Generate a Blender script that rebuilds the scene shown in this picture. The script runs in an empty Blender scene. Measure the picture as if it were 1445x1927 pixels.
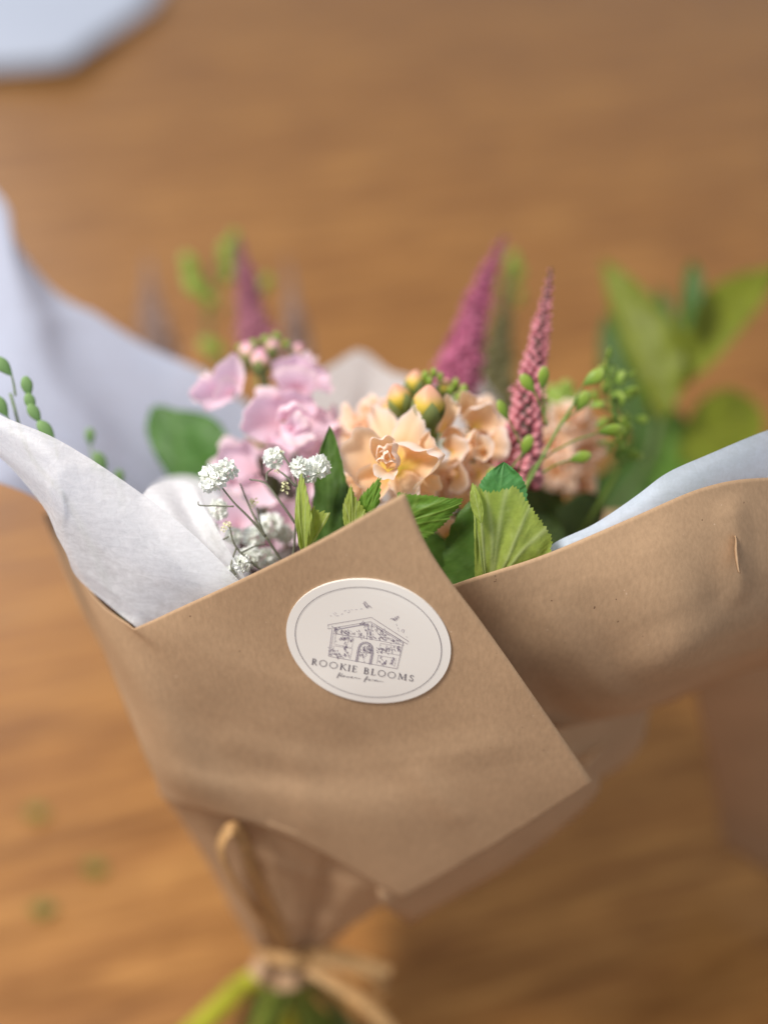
import bpy, math, random
import numpy as np
from mathutils import Vector, Matrix, noise
from mathutils.bvhtree import BVHTree

random.seed(7); rng = np.random.default_rng(7)
S = bpy.context.scene
COL = S.collection

# ------------------------------------------------------------------ camera
F = 2150.0; PITCH = math.radians(42); H = 0.62
CAM = np.array([0.0, 0.0, H])
RT = np.array([1.0, 0, 0]); FW = np.array([0, math.cos(PITCH), -math.sin(PITCH)]); UP = np.array([0, math.sin(PITCH), math.cos(PITCH)])
cd = bpy.data.cameras.new('camera'); cam = bpy.data.objects.new('camera', cd); COL.objects.link(cam)
cam.location = (0, 0, H); cam.rotation_euler = (math.pi/2 - PITCH, 0, 0)
cd.sensor_fit = 'VERTICAL'; cd.sensor_height = 24; cd.lens = 24*F/1927
cd.clip_start = 0.02; cd.clip_end = 50
cd.dof.use_dof = True; cd.dof.focus_distance = 0.342; cd.dof.aperture_fstop = (cd.lens/1000)/0.0165
S.camera = cam

# ------------------------------------------------------------------ world and lamps
w = bpy.data.worlds.new('World'); S.world = w; w.use_nodes = True
w.node_tree.nodes['Background'].inputs[0].default_value = (0.86, 0.92, 1.0, 1)
w.node_tree.nodes['Background'].inputs[1].default_value = 0.48
def lamp(name, loc, target, size, power, color):
    d = bpy.data.lights.new(name, 'AREA'); d.shape = 'RECTANGLE'; d.size, d.size_y = size; d.energy = power; d.color = color
    o = bpy.data.objects.new(name, d); COL.objects.link(o); o.location = loc
    o.rotation_euler = (Vector(target)-Vector(loc)).to_track_quat('-Z', 'Y').to_euler()
    return o
lamp('window_light', (-0.72, 0.02, 1.62), (0.0, 0.3, 0.3), (0.30, 0.30), 29, (1.0, 0.955, 0.885))
lamp('back_window_light', (-1.7, 2.6, 1.7), (0, 0.5, 0.2), (1.4, 1.2), 34, (0.88, 0.93, 1.0))
S.view_settings.view_transform = 'Standard'; S.view_settings.look = 'None'; S.view_settings.exposure = 0.12; S.view_settings.gamma = 1
S.render.engine = 'CYCLES'
S.cycles.use_denoising = True; S.cycles.max_bounces = 8; S.cycles.transparent_max_bounces = 12
S.cycles.sample_clamp_indirect = 4

# ------------------------------------------------------------------ helpers
def at(px, py, d):
    "world point seen at that place of the photograph, d metres in front of the lens"
    return CAM + d*(FW + (px-722.5)/F*RT + (963.5-py)/F*UP)
def atz(px, py, z):
    r = FW + (px-722.5)/F*RT + (963.5-py)/F*UP
    return CAM + r*((z-H)/r[2])
def cdir(r, u, t):
    v = r*RT + u*UP - t*FW; return v/np.linalg.norm(v)

WM = {}
def tag(o, label=None, cat=None, group=None, kind=None):
    if label: o['label'] = label
    if cat: o['category'] = cat
    if group: o['group'] = group
    if kind: o['kind'] = kind
    return o
def thing(name, label, cat, loc, group=None):
    o = bpy.data.objects.new(name, None); o.empty_display_size = 0.01; COL.objects.link(o)
    M = Matrix.Translation(Vector(loc)); o.matrix_basis = M; WM[o] = M
    return tag(o, label, cat, group)
def put(name, mesh, parent=None, M=None, label=None, kind=None):
    o = bpy.data.objects.new(name, mesh); COL.objects.link(o)
    M = M if M is not None else Matrix.Identity(4); WM[o] = M
    if parent is not None:
        o.parent = parent; o.matrix_basis = WM[parent].inverted() @ M
    else: o.matrix_basis = M
    if label: o['label'] = label
    if kind: o['kind'] = kind
    return o
def mesh(name, V, Fc, mat, col=None, smooth=True):
    m = bpy.data.meshes.new(name); m.from_pydata([tuple(map(float, v)) for v in V], [], [tuple(map(int, f)) for f in Fc])
    if mat is not None: m.materials.append(mat)
    if smooth: m.polygons.foreach_set('use_smooth', [True]*len(m.polygons))
    if col is not None:
        a = m.color_attributes.new('tint', 'FLOAT_COLOR', 'POINT')
        c = np.ones((len(V), 4)); c[:, :np.shape(col)[1]] = col
        a.data.foreach_set('color', c.ravel())
    m.update(); return m
def gridfaces(nu, nv, off=0, closed=False):
    f = []
    for i in range(nu-1):
        for j in range(nv if closed else nv-1):
            k = (j+1) % nv
            f.append((off+i*nv+j, off+i*nv+k, off+(i+1)*nv+k, off+(i+1)*nv+j))
    return f
def cr(P, n):
    "Catmull-Rom through P (k x m) with n samples"
    P = np.asarray(P, float); k = len(P)
    E = np.vstack([2*P[0]-P[1], P, 2*P[-1]-P[-2]])
    out = []
    for s in np.linspace(0, k-1, n):
        i = min(int(s), k-2); t = s-i
        a, b, c, d = E[i], E[i+1], E[i+2], E[i+3]
        out.append(0.5*((2*b)+(-a+c)*t+(2*a-5*b+4*c-d)*t*t+(-a+3*b-3*c+d)*t**3))
    return np.array(out)
def surf_split(ctrl, nu, nv, split, fall=9.0, at_end=False):
    "as surf, with a true corner in the first row at column split that fades out below"
    A = surf(ctrl, nu, nv); ctrl = np.asarray(ctrl, float); k = ctrl.shape[1]
    n1 = int(round((nv-1)*split/(k-1)))+1
    L_ = surf(ctrl[:, :split+1], nu, n1); R_ = surf(ctrl[:, split:], nu, nv-n1+1)
    B = np.concatenate([L_, R_[:, 1:]], axis=1)
    wgt = np.exp(-(np.linspace(1, 0, nu) if at_end else np.linspace(0, 1, nu))*fall)[:, None, None]
    return A*(1-wgt)+B*wgt
def surf(ctrl, nu, nv):
    ctrl = np.asarray(ctrl, float); r, c, _ = ctrl.shape
    A = np.stack([cr(ctrl[i], nv) for i in range(r)])
    return np.stack([cr(A[:, j], nu) for j in range(nv)], axis=1)
def normals(P):
    du = np.gradient(P, axis=0); dv = np.gradient(P, axis=1)
    n = np.cross(du, dv); return n/(np.linalg.norm(n, axis=2, keepdims=True)+1e-12)
def wrinkle(P, amp, scale, seed=0, crease=0.0, cscale=12, mask=None):
    N = normals(P); nu, nv, _ = P.shape
    D = np.zeros((nu, nv))
    for i in range(nu):
        for j in range(nv):
            q = Vector(P[i, j])*scale + Vector((seed, seed*2.3, 0))
            v = noise.noise(q)*amp + noise.noise(q*2.3)*amp*0.35
            if crease:
                c = noise.noise(Vector(P[i, j])*cscale + Vector((seed*3.1, 0, seed)))
                v += crease*(1-min(1, abs(c)*7))
            D[i, j] = v
    if mask is not None: D = D*mask
    return P + N*D[..., None]
def sheet(name, ctrl, nu, nv, mat, parent, thick=0.00025, amp=0.0006, scale=20, seed=0, crease=0.0, cscale=12, post=None, split=None, split_end=None):
    C3 = np.array([[at(*p) for p in row] for row in ctrl])
    P = surf(C3, nu, nv) if split is None else surf_split(C3, nu, nv, split)
    if split_end is not None:
        A_, B_ = surf(C3, nu, nv), surf_split(C3, nu, nv, split_end, 9.0, True); P = P+(B_-A_)
    if post is not None: P = post(P)
    P = wrinkle(P, amp, scale, seed, crease, cscale)
    m = mesh(name, P.reshape(-1, 3), gridfaces(nu, nv), mat)
    o = put(name, m, parent)
    if thick:
        s = o.modifiers.new('thickness', 'SOLIDIFY'); s.thickness = thick; s.offset = 0
    return o, P
def tube(pts, rad, mat, name='stem', seg=8, n=None, flat=1.0):
    pts = np.asarray(pts, float); n = n or max(6, 6*len(pts))
    P = cr(pts, n) if len(pts) > 2 else np.linspace(pts[0], pts[1], n)
    rad = np.interp(np.linspace(0, 1, n), np.linspace(0, 1, len(np.atleast_1d(rad))), np.atleast_1d(rad)) if np.size(rad) > 1 else np.full(n, float(rad))
    T = np.gradient(P, axis=0); T /= np.linalg.norm(T, axis=1, keepdims=True)+1e-12
    ref = np.array([0.3, -0.8, 0.52]); V = []
    for i in range(n):
        a = np.cross(T[i], ref); a /= np.linalg.norm(a)+1e-9; b = np.cross(T[i], a)
        for k in range(seg):
            th = 2*math.pi*k/seg
            V.append(P[i] + rad[i]*(math.cos(th)*a + flat*math.sin(th)*b))
    Fc = gridfaces(n, seg, closed=True)
    Fc += [tuple(range(seg))[::-1], tuple((n-1)*seg+k for k in range(seg))]
    return V, Fc
def tube_obj(name, pts, rad, mat, parent, **kw):
    V, Fc = tube(pts, rad, mat, **kw)
    return put(name, mesh(name, V, Fc, mat), parent)
def join(parts):
    V, Fc = [], []
    for v, f in parts:
        o = len(V); V += [tuple(x) for x in v]; Fc += [tuple(i+o for i in q) for q in f]
    return V, Fc
def frame(o, z, x=None, spin=0.0, s=1.0):
    z = Vector(z).normalized()
    x = Vector(x) if x is not None else (Vector((0.31, 0.2, 0.93)) if abs(z.z) < 0.9 else Vector((1, 0, 0)))
    y = z.cross(x).normalized(); x = y.cross(z)
    R = Matrix((x, y, z)).transposed().to_4x4()
    return Matrix.Translation(Vector(o)) @ R @ Matrix.Rotation(spin, 4, 'Z') @ Matrix.Scale(s, 4)

# ------------------------------------------------------------------ materials
class NT:
    def __init__(s, name):
        s.m = bpy.data.materials.new(name); s.m.use_nodes = True; s.t = s.m.node_tree; s.t.nodes.clear()
        s.out = s.n('ShaderNodeOutputMaterial')
    def n(s, t, **kw):
        x = s.t.nodes.new(t)
        for k, v in kw.items():
            if isinstance(k, str) and hasattr(x, k): setattr(x, k, v)
        return x
    def l(s, a, b): s.t.links.new(a, b)
    def coords(s, scale=(1, 1, 1), rot=(0, 0, 0)):
        c = s.n('ShaderNodeTexCoord'); mp = s.n('ShaderNodeMapping'); mp.inputs['Scale'].default_value = scale; mp.inputs['Rotation'].default_value = rot
        s.l(c.outputs['Object'], mp.inputs[0]); return mp.outputs[0]
    def noise(s, vec, scale, detail=3, rough=0.5, dist=0.0):
        x = s.n('ShaderNodeTexNoise'); x.inputs['Scale'].default_value = scale; x.inputs['Detail'].default_value = detail
        x.inputs['Roughness'].default_value = rough; x.inputs['Distortion'].default_value = dist
        if vec is not None: s.l(vec, x.inputs['Vector'])
        return x.outputs['Fac']
    def ramp(s, fac, stops, interp='LINEAR'):
        r = s.n('ShaderNodeValToRGB'); e = r.color_ramp.elements; r.color_ramp.interpolation = interp
        while len(e) < len(stops): e.new(0.5)
        for k, (p, c) in enumerate(stops):
            e[k].position = p; e[k].color = (*c, 1) if len(c) == 3 else c
        s.l(fac, r.inputs[0]); return r.outputs[0]
    def mix(s, fac, a, b, mode='MIX'):
        x = s.n('ShaderNodeMix'); x.data_type = 'RGBA'; x.blend_type = mode
        for sock, v in ((x.inputs[0], fac), (x.inputs[6], a), (x.inputs[7], b)):
            if isinstance(v, (int, float)): sock.default_value = v
            elif isinstance(v, tuple): sock.default_value = (*v, 1)
            else: s.l(v, sock)
        return x.outputs[2]
    def bump(s, h, strength, dist):
        b = s.n('ShaderNodeBump'); b.inputs['Strength'].default_value = strength; b.inputs['Distance'].default_value = dist
        s.l(h, b.inputs['Height']); return b.outputs[0]
    def thin(s, color, trans_color, trans, rough=0.6, spec=0.3, nrm=None, clear=0.0):
        p = s.n('ShaderNodeBsdfPrincipled'); p.inputs['Roughness'].default_value = rough; p.inputs['Specular IOR Level'].default_value = spec
        t = s.n('ShaderNodeBsdfTranslucent')
        for sock, v in ((p.inputs['Base Color'], color), (t.inputs['Color'], trans_color)):
            if isinstance(v, tuple): sock.default_value = (*v, 1)
            else: s.l(v, sock)
        if nrm is not None: s.l(nrm, p.inputs['Normal']); s.l(nrm, t.inputs['Normal'])
        mx = s.n('ShaderNodeMixShader'); mx.inputs[0].default_value = trans
        s.l(p.outputs[0], mx.inputs[1]); s.l(t.outputs[0], mx.inputs[2]); o = mx.outputs[0]
        if clear:
            tr = s.n('ShaderNodeBsdfTransparent'); m2 = s.n('ShaderNodeMixShader')
            if isinstance(clear, float): m2.inputs[0].default_value = clear
            else: s.l(clear, m2.inputs[0])
            s.l(o, m2.inputs[1]); s.l(tr.outputs[0], m2.inputs[2]); o = m2.outputs[0]
        s.l(o, s.out.inputs[0]); return s.m
    def solid(s, color, rough=0.6, spec=0.3, nrm=None, coat=0.0):
        p = s.n('ShaderNodeBsdfPrincipled'); p.inputs['Specular IOR Level'].default_value = spec
        if isinstance(rough, (int, float)): p.inputs['Roughness'].default_value = rough
        else: s.l(rough, p.inputs['Roughness'])
        if isinstance(color, tuple): p.inputs['Base Color'].default_value = (*color, 1)
        else: s.l(color, p.inputs['Base Color'])
        p.inputs['Coat Weight'].default_value = coat; p.inputs['Coat Roughness'].default_value = 0.25
        if nrm is not None: s.l(nrm, p.inputs['Normal'])
        s.l(p.outputs[0], s.out.inputs[0]); return s.m

def m_kraft(name, base=(0.515, 0.334, 0.198)):
    k = NT(name); c = k.coords()
    fib = k.noise(k.coords((1, 1, 0.35), (0.4, 0.2, 0.5)), 900, 4, 0.7)
    blotch = k.noise(c, 28, 4, 0.6)
    col = k.ramp(blotch, [(0.25, tuple(v*0.90 for v in base)), (0.75, tuple(min(1, v*1.07) for v in base))])
    col = k.mix(k.ramp(fib, [(0.3, (0, 0, 0)), (0.7, (1, 1, 1))]), k.mix(1.0, col, (0.88, 0.87, 0.86), 'MULTIPLY'), k.mix(1.0, col, (1.09, 1.09, 1.09), 'MULTIPLY'))
    dark = k.ramp(k.noise(c, 700, 1, 0.3), [(0.80, (0, 0, 0)), (0.82, (0.8, 0.8, 0.8))])
    col = k.mix(dark, col, (0.12, 0.06, 0.03))
    lite = k.ramp(k.noise(k.coords((1, 1, 1), (1, 2, 0.3)), 620, 1, 0.3), [(0.80, (0, 0, 0)), (0.82, (0.7, 0.7, 0.7))])
    col = k.mix(lite, col, (0.72, 0.52, 0.36))
    return k.thin(col, k.mix(1.0, col, (1.0, 0.72, 0.5), 'MULTIPLY'), 0.13, 0.62, 0.28, k.bump(fib, 0.25, 0.00015))
KRAFT = m_kraft('kraft_paper')

def m_tissue(name, tint, trans=0.42, clear=0.10):
    k = NT(name)
    fib = k.noise(k.coords((1, 0.25, 1), (0.2, 0.5, 0.9)), 420, 4, 0.7, 1.0)
    fib2 = k.noise(k.coords((0.25, 1, 1), (0.9, 0.1, 0.4)), 500, 4, 0.7, 0.8)
    f = k.mix(0.5, fib, fib2)
    col = k.ramp(f, [(0.35, tuple(v*0.90 for v in tint)), (0.62, tint)])
    cl = k.ramp(f, [(0.35, (clear*1.8,)*3), (0.65, (clear*0.6,)*3)])
    return k.thin(col, col, trans, 0.7, 0.25, k.bump(fib, 0.12, 0.0001), cl)
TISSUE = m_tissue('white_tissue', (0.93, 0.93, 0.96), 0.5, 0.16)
TISSUE_SHADED = m_tissue('shaded_tissue', (0.54, 0.60, 0.76), 0.35, 0.05)  # white tissue again, with its cool bluish shade put into the tint

def m_wood():
    k = NT('oiled_wood')
    c = k.coords((1, 1, 1), (0, 0, math.radians(-14)))
    st = k.n('ShaderNodeMapping'); st.inputs['Scale'].default_value = (0.9, 7.5, 1); k.l(c, st.inputs[0]); st = st.outputs[0]
    big = k.noise(st, 2.6, 6, 0.72, 0.5)
    fine = k.noise(st, 14, 5, 0.65, 0.3)
    st2 = k.n('ShaderNodeMapping'); st2.inputs['Scale'].default_value = (1, 30, 1); k.l(c, st2.inputs[0])
    pores = k.noise(st2.outputs[0], 30, 3, 0.6)
    st3 = k.n('ShaderNodeMapping'); st3.inputs['Scale'].default_value = (0.7, 9, 1); st3.inputs['Location'].default_value = (3.1, 1.7, 0); k.l(c, st3.inputs[0])
    streak = k.noise(st3.outputs[0], 5.5, 4, 0.6, 0.8)
    col = k.ramp(big, [(0.25, (0.12, 0.043, 0.008)), (0.5, (0.29, 0.118, 0.026)), (0.70, (0.52, 0.250, 0.064))])
    col = k.mix(0.55, col, k.ramp(fine, [(0.36, (0.16, 0.057, 0.010)), (0.66, (0.50, 0.230, 0.058))]))
    col = k.mix(1.0, col, k.ramp(streak, [(0.36, (0.84, 0.79, 0.76)), (0.5, (1, 1, 1)), (0.64, (1.08, 1.12, 1.20))]), 'MULTIPLY')
    col = k.mix(k.ramp(pores, [(0.6, (0, 0, 0)), (0.75, (0.5, 0.5, 0.5))]), col, (0.16, 0.06, 0.022))
    return k.solid(col, k.ramp(fine, [(0.3, (0.34,)*3), (0.7, (0.52,)*3)]), 0.3, k.bump(pores, 0.2, 0.0004))
WOOD = m_wood()

def m_petal(name, stops, trans, tcol):
    k = NT(name)
    a = k.n('ShaderNodeVertexColor'); a.layer_name = 'tint'
    sep = k.n('ShaderNodeSeparateColor'); k.l(a.outputs[0], sep.inputs[0])
    col = k.ramp(sep.outputs[0], stops)
    col = k.mix(sep.outputs[1], col, (0.95, 0.83, 0.80))          # pale rim of the petal itself
    vein = k.noise(k.coords(), 260, 3, 0.6)
    col = k.mix(k.ramp(vein, [(0.35, (0.22,)*3), (0.65, (0, 0, 0))]), col, k.mix(1.0, col, (0.93, 0.84, 0.80), 'MULTIPLY'))
    return k.thin(col, k.mix(1.0, col, tcol, 'MULTIPLY'), trans, 0.62, 0.2, k.bump(vein, 0.25, 0.0002))
PEACH = m_petal('peach_petal', [(0.0, (0.66, 0.58, 0.06)), (0.22, (0.92, 0.66, 0.18)), (0.42, (0.93, 0.62, 0.34)), (0.8, (0.94, 0.71, 0.50)), (1.0, (0.95, 0.80, 0.69))], 0.42, (1, 0.90, 0.74))
LILAC = m_petal('lilac_petal', [(0.0, (0.60, 0.50, 0.22)), (0.18, (0.84, 0.46, 0.54)), (0.45, (0.90, 0.64, 0.74)), (0.8, (0.93, 0.76, 0.88)), (1.0, (0.94, 0.76, 0.82))], 0.42, (1, 0.88, 0.94))
WHITEP = m_petal('white_petal', [(0.0, (0.80, 0.82, 0.55)), (0.4, (0.90, 0.92, 0.84)), (1.0, (0.94, 0.95, 0.95))], 0.25, (0.95, 1, 0.9))
CREAMP = m_petal('cream_bud_petal', [(0.0, (0.60, 0.62, 0.25)), (1.0, (0.85, 0.82, 0.55))], 0.2, (0.95, 1, 0.8))

def m_attr(name, stops, trans=0.15, rough=0.5, tcol=(1, 1, 1), spec=0.35):
    k = NT(name); a = k.n('ShaderNodeVertexColor'); a.layer_name = 'tint'
    sep = k.n('ShaderNodeSeparateColor'); k.l(a.outputs[0], sep.inputs[0])
    col = k.ramp(sep.outputs[0], stops)
    v = k.noise(k.coords(), 180, 3, 0.6)
    col = k.mix(k.ramp(v, [(0.35, (0.35,)*3), (0.65, (0, 0, 0))]), col, k.mix(1.0, col, (0.8, 0.8, 0.75), 'MULTIPLY'))
    return k.thin(col, k.mix(1.0, col, tcol, 'MULTIPLY'), trans, rough, spec)
BUD_PEACH = m_attr('peach_bud', [(0.0, (0.22, 0.30, 0.05)), (0.25, (0.42, 0.42, 0.04)), (0.55, (0.72, 0.52, 0.08)), (0.78, (0.76, 0.42, 0.24)), (1.0, (0.74, 0.36, 0.28))])
BUD_LILAC = m_attr('lilac_bud', [(0.0, (0.20, 0.27, 0.06)), (0.3, (0.50, 0.42, 0.10)), (0.6, (0.82, 0.50, 0.48)), (1.0, (0.78, 0.36, 0.52))])
CALYX = m_attr('calyx_green', [(0.0, (0.12, 0.17, 0.04)), (1.0, (0.24, 0.28, 0.10))])
VER_BUD = m_attr('spike_bud_rose', [(0.0, (0.34, 0.07, 0.12)), (0.6, (0.64, 0.21, 0.25)), (1.0, (0.78, 0.38, 0.42))], 0.2)
VER_MAG = m_attr('spike_bud_magenta', [(0.0, (0.30, 0.03, 0.12)), (0.6, (0.55, 0.12, 0.25)), (1.0, (0.70, 0.27, 0.40))], 0.25)
VER_MAUVE = m_attr('spike_bud_mauve', [(0.0, (0.22, 0.06, 0.10)), (0.6, (0.42, 0.14, 0.20)), (1.0, (0.50, 0.22, 0.28))], 0.2)
VER_GREY = m_attr('spike_bud_grey', [(0.0, (0.30, 0.19, 0.15)), (1.0, (0.46, 0.32, 0.27))], 0.1)
VER_OLIVE = m_attr('spike_bud_olive', [(0.0, (0.10, 0.10, 0.035)), (1.0, (0.20, 0.17, 0.07))], 0.1)
def m_plain(name, c, rough=0.55, trans=0.1, var=0.3, scale=60):
    k = NT(name); v = k.noise(k.coords(), scale, 3, 0.6)
    col = k.ramp(v, [(0.3, tuple(x*(1-var) for x in c)), (0.7, tuple(min(1, x*(1+var*0.6)) for x in c))])
    return k.thin(col, col, trans, rough, 0.35)
DARKCORE = m_plain('spike_core', (0.085, 0.050, 0.035))
GREYCORE = m_plain('spike_core_grey', (0.22, 0.14, 0.11))
STEM = m_plain('stem_green', (0.16, 0.25, 0.045), 0.45, 0.1)
STEM_LIME = m_plain('stem_lime', (0.50, 0.50, 0.045), 0.45, 0.2)
STEM_DARK = m_plain('stem_dark', (0.10, 0.13, 0.04), 0.5, 0.1)
STEM_GREY = m_plain('gyp_branch', (0.17, 0.17, 0.12), 0.6, 0.05)
POD = m_attr('pod_green', [(0.0, (0.14, 0.26, 0.035)), (0.7, (0.34, 0.48, 0.07)), (1.0, (0.42, 0.52, 0.14))], 0.35, 0.4, (1, 1, 0.5))
POD_SAGE = m_attr('pod_sage', [(0.0, (0.12, 0.24, 0.08)), (1.0, (0.26, 0.42, 0.16))], 0.3, 0.5)
RAFFIA = m_plain('raffia', (0.62, 0.37, 0.16), 0.6, 0.2, 0.3, 300)
STICKER = NT('sticker_paper').solid((0.86, 0.81, 0.755), 0.45, 0.4)
INK = NT('sticker_ink').solid((0.13, 0.11, 0.14), 0.6, 0.2)
INK_SOFT = NT('sticker_ink_soft').solid((0.40, 0.35, 0.41), 0.6, 0.2)

def m_leaf(name, base, veinc, trans=0.35, tc=(0.9, 1.0, 0.35), rough=0.5, bump=0.5):
    k = NT(name); a = k.n('ShaderNodeVertexColor'); a.layer_name = 'tint'
    sep = k.n('ShaderNodeSeparateColor'); k.l(a.outputs[0], sep.inputs[0])
    v = k.noise(k.coords(), 140, 4, 0.65); f = k.noise(k.coords(), 900, 3, 0.6)
    col = k.ramp(v, [(0.3, tuple(x*0.75 for x in base)), (0.7, tuple(x*1.2 for x in base))])
    col = k.mix(sep.outputs[0], col, veinc)
    return k.thin(col, k.mix(1.0, col, tc, 'MULTIPLY'), trans, rough, 0.35, k.bump(f, bump, 0.0003))
LEAF_PALE = m_leaf('leaf_pale', (0.34, 0.42, 0.085), (0.50, 0.56, 0.26), 0.40, (0.95, 1, 0.5))
LEAF_MID = m_leaf('leaf_mid', (0.13, 0.26, 0.035), (0.22, 0.34, 0.07), 0.32)
LEAF_DARK = m_leaf('leaf_dark', (0.065, 0.135, 0.022), (0.10, 0.18, 0.04), 0.28)
LEAF_BLUE = m_leaf('leaf_bluish', (0.09, 0.27, 0.085), (0.14, 0.34, 0.12), 0.30)
LEAF_OLIVE = m_leaf('leaf_olive', (0.20, 0.235, 0.018), (0.25, 0.28, 0.03), 0.35)

# ------------------------------------------------------------------ table and the sheet lying at its far end
def slab(name, x0, x1, y0, y1, z0, z1, mat, parent):
    V = [(x, y, z) for z in (z0, z1) for y in (y0, y1) for x in (x0, x1)]
    Fc = [(0, 2, 3, 1), (4, 5, 7, 6), (0, 1, 5, 4), (2, 6, 7, 3), (0, 4, 6, 2), (1, 3, 7, 5)]
    o = put(name, mesh(name, V, Fc, mat, smooth=False), parent)
    b = o.modifiers.new('edge', 'BEVEL'); b.width = 0.004; b.segments = 2
    return o
t = thing('wooden_table', 'warm brown wooden table under the bouquet, its grain running sideways out of focus', 'table', (0, 0.9, -0.04))
slab('tabletop', -1.7, 1.7, -0.35, 2.6, -0.04, 0.0, WOOD, t)

def flat_sheet(pts_px, z, name, label, mat, cat):
    C = [atz(*p, z) for p in pts_px]
    c = np.mean(C, axis=0); V = [c]; n = len(C); rings = 6
    for r in range(1, rings+1):
        for p in C: V.append(c+(p-c)*r/rings)
    Fc = [(0, 1+k, 1+(k+1) % n) for k in range(n)]
    for r in range(rings-1):
        for k in range(n):
            a = 1+r*n; Fc.append((a+k, a+n+k, a+n+(k+1) % n, a+(k+1) % n))
    V = [np.array(v) + np.array([0, 0, 0.012*noise.noise(Vector(v)*4)]) for v in V]
    o = put(name, mesh(name, V, Fc, mat), None)
    s = o.modifiers.new('t', 'SOLIDIFY'); s.thickness = 0.001
    return tag(o, label, cat)
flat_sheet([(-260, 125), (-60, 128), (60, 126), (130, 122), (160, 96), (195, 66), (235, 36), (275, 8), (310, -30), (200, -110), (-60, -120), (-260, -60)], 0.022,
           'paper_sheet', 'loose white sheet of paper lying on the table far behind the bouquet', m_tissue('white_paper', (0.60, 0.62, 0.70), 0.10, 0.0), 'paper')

# ------------------------------------------------------------------ kraft wrapper
K_ = 0.040
TIE = at(540, 1800, 0.540)
def pd(px, py):
    return 1.0/(3.1775 + 0.646*(px-722.5)/F - 2.3419*(py-963.5)/F)
def kinks(lines):
    "soft fold lines across a paper sheet: each is (pixel a, pixel b, height, half width in m), pressed along the sheet's normal"
    def f(P):
        N = normals(P); out = P.copy()
        for a, b, h, wd in lines:
            A, B = at(*a), at(*b); u = (B-A)/np.linalg.norm(B-A); L_ = np.linalg.norm(B-A)
            q = P-A; t = q@u; dist = np.linalg.norm(q-t[..., None]*u, axis=2)
            end = np.clip(np.minimum(t, L_-t)/(0.15*L_), 0, 1)
            out = out+N*(h*end*np.maximum(0, 1-dist/wd))[..., None]
        return out
    return f
wrap = thing('kraft_wrapper', 'brown kraft paper cone wrapped round the bouquet, round white sticker on its front', 'wrapping paper', TIE)
p = lambda x, y, off=0.0: (x, y, pd(x, y)+off)
front = [
    [(92, 945, .415), (168, 1108, .378), (251, 1184, .3585), (420, 1106, pd(420, 1106)), (590, 1022, pd(590, 1022)), (761, 926, pd(761, 926)+.006)],
    [(122, 1040, .412), (200, 1180, .376), p(300, 1225), p(480, 1180), p(660, 1105), (812, 1042, pd(812, 1042)+.003)],
    [(158, 1130, .412), (240, 1260, .378), p(350, 1290), p(550, 1250), p(740, 1180), (905, 1170, pd(905, 1170)+.001)],
    [(200, 1235, .415), (285, 1345, .385), p(400, 1370, .002), p(610, 1330), p(830, 1270), p(985, 1283)],
    [(250, 1360, .412), (325, 1420, .393), p(450, 1450, .003), p(670, 1440, .003), p(890, 1380), p(1052, 1380, .001)],
    [(285, 1445, .420), (355, 1475, .400), p(490, 1500, .002), p(710, 1540, .0), p(915, 1480, .001), (1100, 1450, pd(1100, 1450)+.003)],
    [(312, 1505, .432), (405, 1528, .414), p(560, 1580, .006), p(757, 1692, .009), p(945, 1582, .006), (1114, 1470, pd(1114, 1470)+.004)],
]
fo, FP = sheet('front_panel', front, 90, 80, KRAFT, wrap, 0.00035, 0.0007, 14, 3, 0.00035, 9, split=2, split_end=3,
    post=kinks([((395, 1392, pd(395, 1392)), (640, 1462, pd(640, 1462)), .0007, .010), ((600, 1462, pd(600, 1462)), (990, 1392, pd(990, 1392)), .0007, .010), ((560, 1400, pd(560, 1400)), (590, 1585, pd(590, 1585)), .0007, .007), ((770, 1440, pd(770, 1440)), (880, 1560, pd(880, 1560)), .0006, .007)]))
# layer of the same sheet just below the panel's lower right edge
sheet('inner_layer', [
    [(880, 1240, .375), (980, 1300, .385), (1085, 1430, .408)],
    [(820, 1400, .385), (960, 1440, .395), (1126, 1488, .428)],
    [(760, 1560, .41), (880, 1570, .41), (1000, 1602, .448)],
    [(700, 1640, .43), (720, 1700, .432), (770, 1738, .465)]], 30, 24, KRAFT, wrap, 0.00035, 0.0008, 18, 5)
# right flap
flapc = [
    [(640, 1190, .380), (752, 1142, .358), (858, 1101, .346), (1010, 1049, .339), (1190, 973, .337), (1330, 916, .342), (1450, 899, .352), (1640, 905, .375)],
    [(700, 1250, .385), (820, 1200, .363), (930, 1165, .356), (1080, 1120, .345), (1230, 1060, .340), (1350, 1010, .345), (1460, 990, .356), (1650, 1000, .38)],
    [(780, 1310, .392), (890, 1270, .370), (1000, 1240, .368), (1130, 1205, .356), (1260, 1150, .346), (1370, 1110, .352), (1470, 1090, .364), (1650, 1095, .39)],
    [(840, 1360, .402), (950, 1330, .382), (1040, 1310, .388), (1160, 1285, .374), (1280, 1245, .360), (1390, 1195, .367), (1480, 1170, .380), (1650, 1180, .405)],
    [(890, 1400, .418), (990, 1375, .402), (1080, 1355, .408), (1190, 1335, .398), (1300, 1290, .402), (1400, 1245, .410), (1490, 1225, .42), (1650, 1240, .43)],
    [(920, 1420, .438), (1010, 1385, .428), (1100, 1362, .424), (1200, 1340, .44), (1305, 1300, .45), (1405, 1262, .455), (1490, 1250, .46), (1650, 1262, .46)],
]
sheet('right_flap', flapc, 64, 100, KRAFT, wrap, 0.00035, 0.0012, 13, 8, 0.0007, 11, post=kinks([((1010, 1120, .345), (1180, 1330, .385), .0010, .009), ((1215, 985, .338), (1330, 1230, .36), .0009, .010), ((1370, 930, .345), (1395, 1150, .355), .0012, .008)]))
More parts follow.
